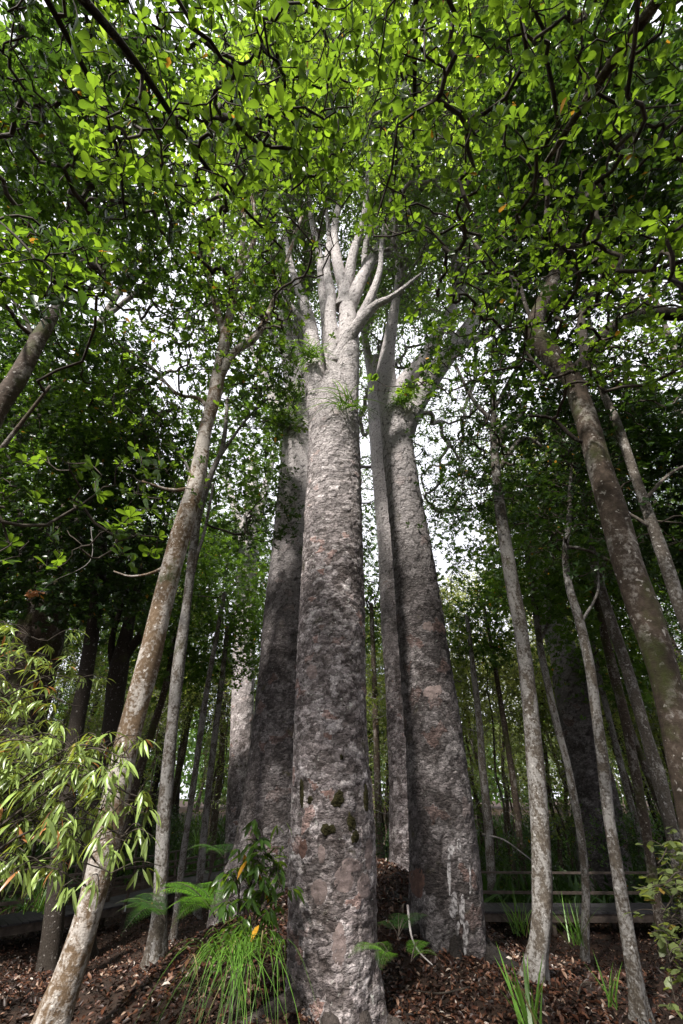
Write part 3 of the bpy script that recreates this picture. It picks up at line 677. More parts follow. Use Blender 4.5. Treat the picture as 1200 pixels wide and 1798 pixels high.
TR('straight blotchy grey-white trunk standing to the right of the kauri cluster, bent at its foot', 'tree', 'broadleaf_tree',
   [(938, 1745, 56), (942, 1690, 50), (952, 1610, 44), (951, 1500, 38), (945, 1400, 36), (937, 1300, 35), (927, 1200, 33), (914, 1100, 31), (899, 1020, 29), (886, 940, 26), (877, 880, 22), (870, 810, 18), (866, 750, 15), (868, 700, 10), (860, 620, 7)], 8.0, M['mottled'],
   [[(872, 790, 11), (885, 755, 11), (910, 735, 9), (925, 718, 5)], [(872, 830, 8), (920, 770, 8), (980, 800, 7), (1010, 782, 6)], [(866, 740, 8), (830, 700, 7), (800, 640, 5)], [(868, 720, 8), (900, 660, 7), (930, 610, 5)]],
   clump(region(740, 1040, 560, 920, 9.5, 13.5, 640), .8, -.5, 26), 26, M['leaf_dark'], T_MID, .11, 7, 20, ws=.84)
TR('wavy slim trunk with white blotches, second from the right edge at ground level', 'tree', 'broadleaf_tree',
   [(1135, 1830, 32), (1122, 1760, 30), (1108, 1670, 28), (1094, 1590, 26), (1080, 1500, 25), (1068, 1420, 24), (1058, 1330, 23), (1046, 1240, 21), (1034, 1160, 21), (1018, 1090, 19), (1000, 1030, 17), (993, 970, 14), (1000, 910, 12), (1002, 850, 8), (1008, 780, 5)], 7.2, M['mottled'],
   [[(996, 960, 8), (1030, 965, 8), (1070, 985, 7), (1100, 1000, 5)], [(1020, 1095, 6), (1050, 1040, 5), (1050, 990, 4)]],
   clump(region(920, 1130, 740, 1010, 8.5, 12, 260), .8, -.3, 27), 27, M['leaf_dark'], T_MID, .10, 7, 16, ws=.9)
TR('thin mottled trunk ending behind the right railing, between the two blotchy trunks', 'tree', 'broadleaf_tree',
   [(1028, 1640, 15), (1029, 1560, 15), (1022, 1480, 14), (1010, 1410, 14), (994, 1330, 14), (975, 1260, 14), (962, 1200, 13), (950, 1140, 13), (942, 1080, 12), (930, 1000, 10), (915, 900, 7)], 13.5, M['mottled'],
   [[(948, 1130, 6), (965, 1080, 6), (960, 1000, 5)]], clump(region(860, 1010, 820, 1080, 14, 18, 330), .7, -.2, 28), 28, M['leaf_mid'], T_SM, .14, 8, 12)
TR('big dark twin-stemmed trunk far back on the right, behind the railing', 'tree', 'kauri_tree',
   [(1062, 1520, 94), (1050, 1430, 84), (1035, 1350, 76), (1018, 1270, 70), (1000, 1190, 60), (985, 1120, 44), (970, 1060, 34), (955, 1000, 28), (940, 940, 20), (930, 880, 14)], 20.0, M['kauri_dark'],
   [[(1040, 1400, 50), (1022, 1300, 46), (1000, 1200, 40), (972, 1120, 32), (950, 1050, 26), (935, 990, 20), (930, 900, 14)]],
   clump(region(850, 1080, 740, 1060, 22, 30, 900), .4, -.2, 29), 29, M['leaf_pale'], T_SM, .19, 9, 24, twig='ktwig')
TR('slim grey trunk just left of the thick mossy one, behind the blotchy slim trunk', 'tree', 'broadleaf_tree',
   [(1200, 1560, 26), (1178, 1450, 26), (1158, 1370, 25), (1135, 1290, 23), (1112, 1210, 22), (1090, 1140, 21), (1070, 1080, 20), (1055, 1030, 18), (1042, 980, 16), (1030, 920, 12), (1022, 850, 8)], 10.5, M['grey'],
   [[(1050, 1010, 8), (1080, 950, 7), (1110, 900, 5)]], clump(region(950, 1160, 700, 960, 12, 16, 480), .7, -.2, 30), 30, M['leaf_dark'], T_SM, .14, 8, 14)
TR('thin dark trunk crossing behind the slim grey one on the right', 'tree', 'broadleaf_tree',
   [(1150, 1560, 18), (1130, 1430, 18), (1115, 1350, 18), (1100, 1270, 18), (1083, 1200, 18), (1068, 1140, 16), (1055, 1080, 14), (1040, 1020, 12), (1030, 940, 8)], 14.5, M['brown'],
   [], clump(region(960, 1120, 860, 1130, 15, 19, 350), .6, -.2, 31), 31, M['leaf_mid'], T_SM, .14, 8, 12)
TR('slim mottled trunk second from the left, its foot beside the ferns', 'tree', 'broadleaf_tree',
   [(276, 1655, 32), (280, 1600, 28), (284, 1520, 28), (288, 1440, 27), (294, 1360, 26), (302, 1280, 25), (310, 1200, 24), (320, 1120, 22), (331, 1040, 20), (340, 960, 18), (352, 890, 15), (372, 830, 12), (392, 780, 9), (400, 700, 7)], 8.6, M['mottled'],
   [[(332, 1040, 8), (345, 980, 8), (360, 930, 6), (375, 850, 5)], [(352, 880, 6), (330, 820, 5), (300, 770, 4)], [(380, 810, 6), (430, 740, 5), (470, 700, 4)]],
   np.vstack([clump(region(230, 520, 600, 960, 10, 14, 720), .8, -.2, 32)]), 32, M['leaf_dark'], T_MID, .11, 7, 16, ws=.9)
TR('thin pale pole trunk beside the far end of the left boardwalk', 'tree', 'broadleaf_tree',
   [(312, 1585, 12), (322, 1500, 12), (334, 1420, 11), (348, 1320, 11), (362, 1220, 10), (380, 1120, 9), (395, 1040, 7)], 15.5, M['mottled'], [], clump(region(330, 470, 900, 1120, 16, 20, 380), .6, -.2, 33), 33, M['leaf_mid'], T_SM, .14, 8, 10)
TR('broad dark trunk in the shade at the left edge above the long-leaved bush', 'tree', 'broadleaf_tree',
   [(-60, 1560, 130), (-10, 1420, 116), (30, 1280, 104), (58, 1160, 96), (80, 1080, 84), (98, 1010, 66), (112, 950, 48), (125, 880, 34), (120, 800, 24)], 14.0, M['brown'],
   [[(90, 1040, 40), (50, 960, 30), (20, 880, 22), (-30, 800, 15)], [(110, 950, 26), (150, 900, 20), (180, 830, 14), (200, 760, 9)]],
   clump(region(-160, 260, 560, 1080, 14, 21, 1500), .5, -.15, 34), 34, M['leaf_dark'], T_SM, .17, 9, 24, limbmat=M['darkwood'])
TR('dark straight trunk between the broad shaded one and the forked one on the left', 'tree', 'broadleaf_tree',
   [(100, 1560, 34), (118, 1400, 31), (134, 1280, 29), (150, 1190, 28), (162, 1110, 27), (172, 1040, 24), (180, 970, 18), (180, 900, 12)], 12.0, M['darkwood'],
   [[(172, 1060, 12), (200, 1000, 10), (240, 950, 7)], [(176, 1000, 10), (150, 950, 8), (110, 900, 6)]],
   clump(region(80, 300, 760, 1080, 12.5, 17, 620), .6, -.1, 35), 35, M['leaf_dark'], T_SM, .15, 8, 14, limbmat=M['darkwood'])
TR('forked dark trunk with steep arms against the sky gap at left of centre', 'tree', 'broadleaf_tree',
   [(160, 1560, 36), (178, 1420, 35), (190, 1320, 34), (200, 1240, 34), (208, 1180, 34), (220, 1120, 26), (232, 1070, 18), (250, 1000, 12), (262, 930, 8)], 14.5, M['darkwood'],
   [[(208, 1190, 22), (222, 1150, 18), (250, 1110, 15), (275, 1060, 11), (290, 980, 8)], [(206, 1200, 18), (196, 1140, 14), (205, 1090, 11), (230, 1020, 8)]],
   clump(region(150, 330, 860, 1100, 15, 20, 520), .6, 0, 36), 36, M['leaf_dark'], T_SM, .15, 8, 14, limbmat=M['darkwood'])
TR('pale lavender-grey kauri far behind, seen through the gap left of the dark kauri', 'tree', 'kauri_tree',
   [(418, 1480, 44), (420, 1400, 42), (424, 1300, 40), (427, 1200, 40), (430, 1100, 40), (433, 1040, 38), (436, 980, 36), (440, 900, 26), (445, 800, 16)], 24.0, M['kauri'],
   [[(436, 960, 24), (460, 880, 16), (480, 800, 10)], [(436, 980, 20), (415, 900, 14), (390, 820, 9)]],
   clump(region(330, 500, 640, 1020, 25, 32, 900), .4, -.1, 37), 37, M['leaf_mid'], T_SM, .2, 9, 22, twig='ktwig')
for q, (lab, pts, Y, sd_) in enumerate([
    ('thin dark trunk behind the mottled one at left, leaning right', [(190, 1560, 16), (225, 1420, 16), (262, 1300, 15), (290, 1210, 13), (310, 1120, 10)], 17, 41),
    ('thin pole trunk right of the mottled one at left, in front of the dim shrubs', [(352, 1540, 14), (362, 1430, 13), (374, 1320, 12), (388, 1210, 10), (400, 1100, 8)], 18, 42),
    ('thin dark trunk seen in the slot between the front and right kauris', [(668, 1500, 12), (664, 1400, 12), (661, 1300, 11), (657, 1180, 9), (652, 1060, 7)], 21, 43),
    ('twisting double pole trunk just right of the kauri with the pale streak', [(862, 1520, 16), (856, 1430, 15), (848, 1350, 14), (842, 1270, 12), (832, 1180, 10), (820, 1080, 7)], 19, 44),
    ('thin pole trunk close to the left of the straight blotchy trunk', [(918, 1520, 12), (910, 1440, 12), (900, 1360, 11), (884, 1260, 10), (868, 1160, 8), (850, 1060, 5)], 20, 45),
    ('thin dark trunk seen between the blotchy slim trunk and the far twin-stemmed one', [(1140, 1520, 13), (1105, 1400, 13), (1080, 1300, 12), (1055, 1200, 11), (1040, 1120, 8)], 18, 46),
    ('thin trunk near the right edge under the thick mossy one', [(1215, 1560, 15), (1170, 1440, 14), (1130, 1340, 13), (1095, 1240, 11), (1070, 1150, 8)], 19, 47)]):
    e = pts[-1]
    TR(lab, 'tree', 'pole_tree', pts, Y, M['mottled'] if q % 2 else M['brown'], [], clump(region(e[0] - 70, e[0] + 70, e[1] - 170, e[1] + 90, Y + 1, Y + 5, 330), .6, -.1, sd_), sd_, M['leaf_mid'], T_SM, .16, 8, 10)

# overhead trees that stand behind the camera, their branches hanging into the top of the view
g = np.random.default_rng(77)
TR('leafy boughs with the largest bright leaves hanging into the upper left', 'tree', 'broadleaf_tree',
   np.array([[-3.2, -1.6, -.2, .2], [-3.1, -1.6, 2, .17], [-2.9, -1.5, 4, .15], [-2.5, -1.2, 5.6, .12], [-2.0, -.6, 7, .09], [-1.6, 0, 8.6, .05]]), 0, M['darkwood'],
   [np.array([[-2.6, -1.3, 5.2, .07], [-2.3, -.3, 6.0, .04], [-1.5, .7, 6.3, .028], [-1.2, 1.6, 6.8, .019], [-.6, 2.3, 6.8, .009]]),
    np.array([[-2.3, -.9, 6.4, .06], [-2.3, .3, 7.1, .03], [-2.1, 1.4, 7.2, .02], [-2.4, 2.3, 7.5, .01]]),
    np.array([[-2.4, -1., 6, .07], [-3.2, -2, 7, .05], [-4, -3.4, 7.6, .03]]), np.array([[-2.0, -.6, 7, .07], [-.6, -1.4, 8, .05], [1, -2.4, 8.6, .03]])],
   np.vstack([clump(region(120, 640, -420, 330, 3.7, 6.2, 250), 1.2, -.2, 51), region(330, 590, 130, 420, 3.9, 5.2, 26), blob((-1.5, -3.5, 8), (4.5, 3, 1.2), 300)]), 50, M['leaf_big'], T_OBO, .105, 8, 18)  # the blob is unseen foliage added behind the camera to shade the ground
TR('dark leafy boughs across the top right corner, trunk out of sight behind the viewer', 'tree', 'broadleaf_tree',
   np.array([[3.6, -2.2, -.2, .22], [3.5, -2.1, 2, .18], [3.3, -1.8, 4.5, .15], [3.0, -1.2, 6.4, .11], [2.7, -.4, 8, .06]]), 0, M['brown'],
   [np.array([[3.1, -1.5, 5.6, .08], [2.7, -.4, 6.6, .06], [2.3, .9, 7.2, .04], [2.0, 2, 7.5, .02]]), np.array([[3.0, -1.2, 6.4, .07], [4, 0, 7.2, .05], [4.6, 1.6, 7.8, .03]]),
    np.array([[3.0, -1.4, 6.2, .07], [4.4, -3, 7.4, .04], [5, -4.5, 8, .03]])],
   np.vstack([clump(region(850, 1400, -400, 420, 5.5, 8.8, 480), 1., -.3, 52), blob((3.5, -3.5, 8.3), (4, 3.2, 1.2), 260), blob((7.5, 1.5, 8.3), (2.5, 3.2, 1.5), 260)]), 53, M['leaf_dark'], T_MID, .13, 8, 18)  # both blobs are unseen foliage, added out of frame to shade the foreground
TR('small leafy tree filling the gap above the left kauris with fine bright leaves', 'tree', 'broadleaf_tree',
   [(-300, 1750, 60), (-180, 1300, 44), (-60, 950, 34), (60, 740, 22), (180, 560, 15), (260, 420, 9)], 10.5, M['grey'],
   [[(60, 740, 16), (140, 700, 12), (230, 690, 9), (300, 650, 6)], [(180, 560, 12), (300, 470, 9), (420, 400, 6)], [(220, 480, 9), (260, 300, 7), (300, 160, 5)]],
   np.vstack([clump(region(-50, 500, 60, 880, 12.5, 17.5, 2300), .6, -.45, 54)]), 54, M['leaf_mid'], T_SM, .15, 8, 16)
TR('tree with dense shaded foliage filling the right edge behind the thick mossy trunk', 'tree', 'broadleaf_tree',
   [(1600, 1750, 60), (1480, 1300, 48), (1370, 1000, 36), (1260, 760, 24), (1180, 600, 15), (1120, 440, 9)], 9.5, M['grey'],
   [[(1260, 760, 16), (1180, 720, 12), (1100, 700, 9), (1040, 660, 6)], [(1180, 600, 12), (1060, 500, 9), (960, 420, 6)], [(1150, 520, 9), (1140, 360, 7), (1100, 200, 5)], [(1370, 1000, 14), (1280, 930, 10), (1210, 900, 7)]],
   np.vstack([clump(region(860, 1320, 60, 800, 11, 16, 1500), .6, -.2, 55), clump(region(1120, 1330, 760, 1000, 11, 14, 200), .6, -.2, 56)]), 55, M['leaf_dark'], T_SM, .15, 8, 16)
TR('bright-leaved treetop high over the middle of the view', 'tree', 'broadleaf_tree',
   np.array([[-1.2, -5.2, -.2, .24], [-1.1, -5, 4, .2], [-.6, -3.6, 8, .15], [.0, -1.5, 11, .09], [.3, .5, 13, .05]]), 0, M['darkwood'],
   [np.array([[-.3, -2.4, 10, .08], [.8, -.2, 11.4, .06], [1.2, 2, 12.2, .04], [1.4, 3.6, 12.5, .02]]), np.array([[0, -1.5, 11, .08], [-.8, .5, 12.2, .05], [-1.2, 2.6, 13, .03]])],
   np.vstack([clump(region(380, 880, -350, 330, 9.5, 13.5, 1000), .9, -.25, 57), blob((-2.0, 2.2, 9.5), (1.5, 1.5, 1.5), 170)]), 57, M['leaf_top_sunpaint'], T_MID, .125, 8, 16)  # last blob: foliage added to keep sun off the right kauri's lower trunk

# ------------------------------------------------------------------ long-leaved bush at the left
def droopy(name, label, cat, base, stems, seed, T, size, matl, n_leaf, wood='twig', down=-.0):
    g = np.random.default_rng(seed); root = thing(name, label, cat, (base[0], base[1], float(gz(base[0], base[1]))))
    mb = MB(); packs = []
    for tgt in stems:
        tgt = np.asarray(tgt); b = np.array([base[0], base[1], float(gz(base[0], base[1])) - .05])
        m = (b + tgt) / 2; m[2] = b[2] + (tgt[2] - b[2]) * .85 + .2
        C = spline(np.array([b, m * .6 + b * .4, m * .5 + tgt * .5 + np.array([0, 0, .1]), tgt]) + g.normal(size=(4, 3)) * .04 * np.array([[0], [1], [1], [.5]]), 7)
        V, f = tube(C, np.linspace(.014, .004, len(C)), 5); mb.add(V, f)
        for _ in range(7):                       # twigs with drooping leaf clusters
            s0 = C[int(len(C) * g.uniform(.62, .98))]; dr = rdir(1, g)[0] * g.uniform(.15, .4); dr[2] = abs(dr[2]) * .4
            e = s0 + dr; V, f = tube(spline(np.array([s0, s0 + dr * .5 + [0, 0, .04], e]), 4), np.linspace(.004, .002, 9), 4); mb.add(V, f)
            ph = g.random(n_leaf) * 6.28; dd = np.stack([np.cos(ph), np.sin(ph), g.uniform(-.85, .2, n_leaf) + down], 1) + dr / np.linalg.norm(dr) * .6
            pos = e - dr * g.random((n_leaf, 1)) * .5
            packs.append(leaves(T, pos, dd, np.array([0, 0, 1.]) + g.normal(size=(n_leaf, 3)) * .35, size * g.uniform(.6, 1.2, n_leaf), g.random(n_leaf)))
    mb.build('stem', M[wood], root, True); leaf_obj('foliage', packs, matl, root); return root
g = np.random.default_rng(5)
sp_ = [P(u, v, y) for u, v, y in zip(g.uniform(-70, 165, 38), g.uniform(1130, 1440, 38), g.uniform(3.3, 4.6, 38))]
droopy('long_leaved_shrub', 'bushy shrub with long yellow-green leaves filling the left edge', 'shrub', (-4.3, 3.3), sp_, 6, T_LANCE, .12, M['leaf_lance'], 8, down=-.15)
sp_ = [P(u, v, y) for u, v, y in [(235, 1340, 3.6), (245, 1400, 3.6), (205, 1440, 3.6), (232, 1480, 3.6), (175, 1430, 3.6), (130, 1500, 3.6), (60, 1560, 3.6), (175, 1560, 3.5), (30, 1520, 3.6), (210, 1385, 3.6), (215, 1345, 3.6), (180, 1375, 3.7), (225, 1420, 3.6), (120, 1460, 3.6), (165, 1480, 3.5), (95, 1440, 3.7), (60, 1490, 3.6), (196, 1530, 3.6), (20, 1460, 3.7), (100, 1400, 3.7), (150, 1340, 3.8)]]
droopy('long_leaved_shrub', 'sprays of long drooping leaves crossing in front of the pale leaning trunk', 'shrub', (-3.6, 3.5), sp_, 9, T_LANCE, .13, M['leaf_lance'], 7, down=-.55)
# lower right shrub with round leaves
sp_ = [P(u, v, y) for u, v, y in zip(g.uniform(1115, 1230, 15), g.uniform(1510, 1790, 15), g.uniform(4.2, 5.2, 15))]
droopy('round_leaved_shrub', 'shrub with small rounded dull green leaves in the lower right corner', 'shrub', (3.9, 4.9), sp_, 10, T_FLAT, .085, M['leaf_pale'], 6)
sp_ = [P(u, v, 6.1) for u, v in [(455, 1520), (470, 1500), (480, 1545), (435, 1570), (490, 1600), (460, 1600), (405, 1590), (498, 1570), (445, 1640), (465, 1660), (420, 1610), (450, 1560)]]
droopy('broad_leaved_sapling', 'glossy green sapling against the left foot of the nearest kauri', 'sapling', (-1.1, 6.3), sp_, 12, T_LEAF, .17, M['leaf_big'], 4, down=-.35)
# near sprays at the left: pale green leaves lit at (100,490) and (190,890)
TR('young tree with fresh green leaf sprays reaching in from the left edge', 'tree', 'broadleaf_tree',
   np.array([[-5.6, 3.9, -.2, .06], [-5.4, 4.0, 1.5, .05], [-4.9, 4.1, 3.5, .04], [-4.3, 4.1, 5.2, .03], [-3.8, 3.9, 6.6, .02]]), 0, M['brown'], [],
   np.vstack([region(-40, 200, 400, 520, 5.2, 6.2, 46), region(-60, 290, 800, 1000, 4.2, 5.4, 34)]), 60, M['leaf_big'], T_OBO, .13, 7, 10, topfrac=.2)

# dead hanging fern leaf
e = P(70, 1040, 3.9); mb = MB(); f0 = [e + np.array([.0, 0, .0]), e + np.array([-.05, 0, -.03]), e + np.array([-.12, .02, -.05])]
V, f = tube(spline(np.array([P(160, 925, 4.1), P(158, 985, 4.0), P(95, 1020, 3.95), e]), 6), np.linspace(.004, .003, 19), 4)
root = thing('dead_twig', 'hanging twig ending in a curled orange dead frond, left edge', 'twig', tuple(P(160, 925, 4.1)))
build('twig', V, f, M['ktwig'], root); g = np.random.default_rng(8)
dd = np.array([-.75, .1, -.35]) + g.normal(size=(60, 3)) * .5
leaf_obj('dead_frond', [leaves(T_MID, e + np.array([-.10, 0, -.03]) * g.random((60, 1)) + g.normal(size=(60, 3)) * .008, dd, rdir(60, g), g.uniform(.025, .05, 60), np.full(60, .999))], M['leaf_lance'], root)

# ------------------------------------------------------------------ ferns and sedges
def fern(label, c, nfr, length, seed, mt='fern', aim=None, group=None):
    g = np.random.default_rng(seed); c = np.array([c[0], c[1], float(gz(c[0], c[1])) if len(c) < 3 else c[2]]); root = thing('fern', label, 'fern', tuple(c), group)
    for q in range(nfr):
        az = (aim if aim is not None else 0) + (g.uniform(-1, 1) * (1.3 if aim is not None else 3.14)); L_ = length * g.uniform(.75, 1.1)
        h = np.array([math.cos(az), math.sin(az), 0]); t = np.linspace(0, 1, 26)[:, None]
        C = c + h * L_ * (t * .95) + np.array([0, 0, 1]) * L_ * (1.05 * t - .95 * t ** 2 * g.uniform(.75, 1.1))
        V, f = tube(C, np.linspace(.004, .0015, 26), 4); side = np.cross(h, [0, 0, 1]); packs = []
        T, _, _ = frames(C)
        for i in range(4, 26):
            fr = (i - 4) / 21; pl = L_ * .30 * math.sin(math.pi * min(1, .18 + .82 * fr) ** .9) * (1 - .25 * fr) + .012
            for sgn in (-1, 1):
                d = side * sgn + T[i] * .45 + np.array([0, 0, -.12]); d /= np.linalg.norm(d); n = max(4, int(pl / .012)); s = np.linspace(.05, 1, n)[:, None]
                pp = C[i] + d * pl * s; up = np.cross(side * sgn, T[i]); 
                for s2 in (-1, 1):
                    e = np.cross(d, up); e /= np.linalg.norm(e); ld = e * s2 + d * .5
                    packs.append(leaves(T_THIN, pp, np.repeat(ld[None], n, 0), np.array([0, 0, 1.]) + g.normal(size=(n, 3)) * .2, np.minimum(pl * .16 * (1.15 - s[:, 0]) + .004, .62 * L_ / 22)))
        build('frond_stalk', V, f, M['twig'], root); leaf_obj('frond', packs, M[mt], root)
    return root
def base(u, v, Y): p = P(u, v, Y); return (p[0], p[1], p[2])
fern('bright green fern fanning out over the dead leaves beside the mottled trunk', base(378, 1612, 7.3), 9, .85, 1, 'fern', R(175))
fern('dim fern at the right foot of the mottled trunk at left', base(292, 1622, 8.2), 7, .75, 2, 'fern_dark', R(185))
fern('fern with a wide frond against the right foot of the nearest kauri', base(690, 1690, 5.9), 5, .45, 3, 'fern', R(185))
fern('small upright fern between the front kauri and the streaked kauri', base(700, 1645, 6.6), 5, .42, 4, 'fern_dark', R(60))
fern('fern frond reaching right at the foot of the streaked kauri', base(722, 1690, 6.2), 4, .38, 5, 'fern', R(10))
fern('fern drooping over the far end of the left boardwalk', base(395, 1510, 13), 5, .9, 6, 'fern_dark', R(170))
for q, (u, v, Y, lab) in enumerate([(905, 1420, 19, 'fern clump in the shade behind the right railing, nearest the streaked kauri'), (1000, 1500, 20, 'fern clump in the shade behind the right railing, middle one'), (860, 1500, 18, 'low fern touching the right kauri above the railing'), (1100, 1470, 21, 'fern clump behind the right railing near the right edge')]):
    p = P(u, v, Y); fern(lab, (p[0], p[1]), 8, 1.3, 20 + q, 'fern_dark')

def tuft(name, label, cat, c, n, length, wid, seed, mt, droop=1.0, stiff=.8, group=None, spread=.12, aim=None):
    g = np.random.default_rng(seed); root_c = np.array(c, float); k = 7; t = np.linspace(0, 1, k)[None, :, None]
    az = g.random(n) * 6.28 if aim is None else aim + g.normal(size=n) * .8
    h = np.stack([np.cos(az), np.sin(az), np.zeros(n)], 1)[:, None]; L_ = length * g.uniform(.6, 1.1, (n, 1, 1)); out = g.uniform(.25, 1, (n, 1, 1)) * (1.2 - stiff * .5)
    b = root_c + g.normal(size=(n, 1, 3)) * np.array([spread, spread, .02])
    C = b + h * L_ * out * (t + .2 * t ** 2) + np.array([0, 0, 1.]) * L_ * (stiff * t - droop * t ** 2 * out)
    side = np.cross(h, [0, 0, 1.]); w_ = wid * (1 - t ** 2 * .95) * g.uniform(.7, 1.2, (n, 1, 1))
    V = np.stack([C - side * w_, C + side * w_], 2).reshape(-1, 3)
    o = (np.arange(n) * 2 * k)[:, None, None]; i = np.arange(k - 1)[None, :, None] * 2
    q = (o + i + np.array([0, 1, 3, 2])[None, None]).reshape(-1, 4)
    ob = build(name, V, [q], M[mt], None, fattrs={'rnd': np.repeat(g.random(n), k - 1)}); ob_label = tag(ob, label, cat, group); return ob
tuft('sedge_clump', 'long-bladed sedge clump draping down the bank at the left foot of the nearest kauri', 'grass', P(425, 1672, 5.6), 150, 1.0, .0052, 1, 'grass', 1.55, .6, spread=.16, aim=R(270))
tuft('sedge_clump', 'broad strap-leaved plant poking up at the bottom edge under the blotchy trunk', 'grass', P(945, 1830, 5.0), 16, .5, .014, 2, 'grass', .5, 1.1, spread=.05)
tuft('sedge_clump', 'small yellow-green grass clump left of the straight blotchy trunk', 'grass', P(915, 1640, 12), 30, .8, .012, 3, 'grass', .6, 1.0, spread=.1)
tuft('sedge_clump', 'upright thin grass clump between the two blotchy trunks', 'grass', P(1015, 1660, 10), 30, .75, .009, 4, 'grass', .5, 1.0, spread=.08)
tuft('sedge_clump', 'pale-bladed plant low in the dead leaves left of the wavy slim trunk', 'grass', P(1082, 1765, 7.0), 10, .35, .012, 5, 'grass', .3, 1.1, spread=.04)
tuft('sedge_clump', 'grassy tuft behind the left boardwalk beyond the pale leaning trunk', 'grass', P(70, 1600, 13.5), 60, 1., .01, 6, 'grass', .9, .9)
tuft('sedge_clump', 'grassy tuft beyond the left boardwalk near the far bend', 'grass', P(350, 1500, 20), 60, 1.5, .016, 7, 'grass', .9, .9)
for q, (u, v, Y, n, L_, lab) in enumerate([(545, 625, 6.55, 60, .75, 'perching grass tuft in the left fork of the nearest kauri'), (607, 712, 6.3, 34, .9, 'perching grass tuft on the face of the nearest kauri below its fork'),
        (498, 745, 11.2, 170, 1.7, 'shaggy perching tuft hanging in the fork of the dark left kauri'), (706, 705, 8.4, 60, .6, 'perching grass tuft in the fork of the right kauri'), (520, 700, 11.3, 90, 1.4, 'upper perching tuft on the dark left kauri'), (716, 690, 8.3, 40, .7, 'thin grass spray above the fork of the right kauri')]):
    tuft('perching_lily', lab, 'plant', P(u, v, Y), int(n * 1.4), L_ * 1.15, .012, 30 + q, 'grass', 1.3, .6, 'perching plants in the kauri forks', .1)

# sticks on the ground
def stick(label, pts, r, seed):
    g = np.random.default_rng(seed); C = spline(np.array(pts, float), 6); V, f = tube(C, np.linspace(r, r * .4, len(C)), 7)
    tag(build('fallen_branch', V, f, M['ktwig']), label, 'branch')
def GP(u, v, Y, dz=.03): p = P(u, v, Y); p[2] = max(p[2], float(gz(p[0], p[1])) + dz); return p
stick('pale bent stick lying between the front and streaked kauris', [P(716, 1590, 7.4), P(722, 1640, 7.2), P(735, 1670, 7.0), P(760, 1695, 6.9)], .016, 1)
stick('thin bare branch fallen across the shrubs behind the right railing', [P(848, 1465, 19), P(885, 1475, 18.6), P(920, 1500, 18.2), P(935, 1512, 18)], .03, 2)
stick('root-like stick lying on the mound left of the nearest kauri', [GP(400, 1575, 9), GP(425, 1560, 9), GP(448, 1545, 9.2)], .035, 3)
for q in range(14):
    g = np.random.default_rng(200 + q); x, y = g.uniform(-4, 5), g.uniform(6, 11); a = g.uniform(0, 6.28); L_ = g.uniform(.3, .9)
    pts = [[x + math.cos(a) * L_ * t, y + math.sin(a) * L_ * t + .05 * g.normal(), 0] for t in (-.5, 0, .5)]
    for p in pts: p[2] = float(gz(p[0], p[1])) + .05
    C = spline(np.array(pts), 5); V, f = tube(C, np.linspace(.012, .005, len(C)), 6)
    tag(build('fallen_twig', V, f, M['twig']), 'small dead twig lying among the dead leaves', 'twig', 'dead twigs on the forest floor')

# ------------------------------------------------------------------ boardwalks with railings
def boardwalk(label, pts, zd, width, rails, loc):
    root = thing('boardwalk', label, 'boardwalk', (pts[0][0], pts[0][1], zd))
    C = spline(np.array([[*p, zd] for p in pts], float), 10); s = np.concatenate([[0], np.cumsum(np.linalg.norm(np.diff(C, axis=0), axis=1))])
    at = lambda t: np.array([np.interp(t, s, C[:, i]) for i in range(3)])
    mb = MB(); g = np.random.default_rng(4); t = 0
    def fr(t):
        a, b = at(max(t - .1, 0)), at(min(t + .1, s[-1])); x = (b - a) / np.linalg.norm(b - a); return x, np.cross([0, 0, 1.], x)
    while t < s[-1]:
        x, y = fr(t); mb.box(at(t) + [0, 0, g.uniform(-.002, .002)], x * .066, y * (width / 2 + g.uniform(-.01, .01)), [0, 0, .02]); t += .14
    mb.build('deck', M['deck'], root)
    for sgn in (-1, 1):
        mb = MB(); tt = np.arange(0, s[-1], 1.0)
        for a, b in zip(tt[:-1], tt[1:]): mb.beam(at(a) + fr(a)[1] * sgn * (width / 2 - .06) - [0, 0, .11], at(b) + fr(b)[1] * sgn * (width / 2 - .06) - [0, 0, .11], .025, .085)
        mb.build('bearer', M['wood'], root)
        if sgn not in rails: continue
        H = .86; off = lambda t, k=1.: fr(t)[1] * sgn * (width / 2 + .04 + .16 * k)
        for nm, h, hw, hh in (('handrail', H, .05, .022), ('middle_rail', H * .5, .022, .032)):
            mb = MB()
            for a, b in zip(tt[:-1], tt[1:]): mb.beam(at(a) + off(a, h) + [0, 0, h], at(b) + off(b, h) + [0, 0, h], hw, hh)
            mb.build(nm, M['wood'], root)
        for a in np.arange(.3, s[-1] - .2, 2.0):
            mb = MB(); mb.beam(at(a) + off(a, -.25) - [0, 0, .16], at(a) + off(a, H * .93) + [0, 0, H - .03], .035, .028); post = mb.build('post', M['wood'], root)
            mb = MB(); x, y = fr(a); mb.box(at(a) + off(a, -.05) + y * sgn * .036 - [0, 0, .06], x * .022, y * .006 * sgn, [0, 0, .07]); mb.build('bracket', M['steel'], root)
    for a in np.arange(.5, s[-1], 2.0):
        for sgn in (-1, 1):
            p = at(a) + fr(a)[1] * sgn * (width / 2 - .15); mb = MB(); mb.beam([p[0], p[1], float(gz(p[0], p[1])) - .2], [p[0], p[1], zd - .03], .05, .05); mb.build('pile', M['wood'], root)
    return root
boardwalk('dark timber boardwalk with handrails curving away behind the pale leaning trunk on the left', [(-13, 11.6), (-10.5, 13.2), (-8.0, 15.2), (-6.2, 18.0), (-5.2, 21.5), (-3.6, 24.5)], -.5, 1.3, (-1, 1), None)
boardwalk('low timber boardwalk railing stretch crossing behind the trunks on the right', [(1.2, 16.6), (4, 16.4), (7.5, 16.3), (11, 16.5), (15, 17.0)], -.52, 1.2, (-1,), None)

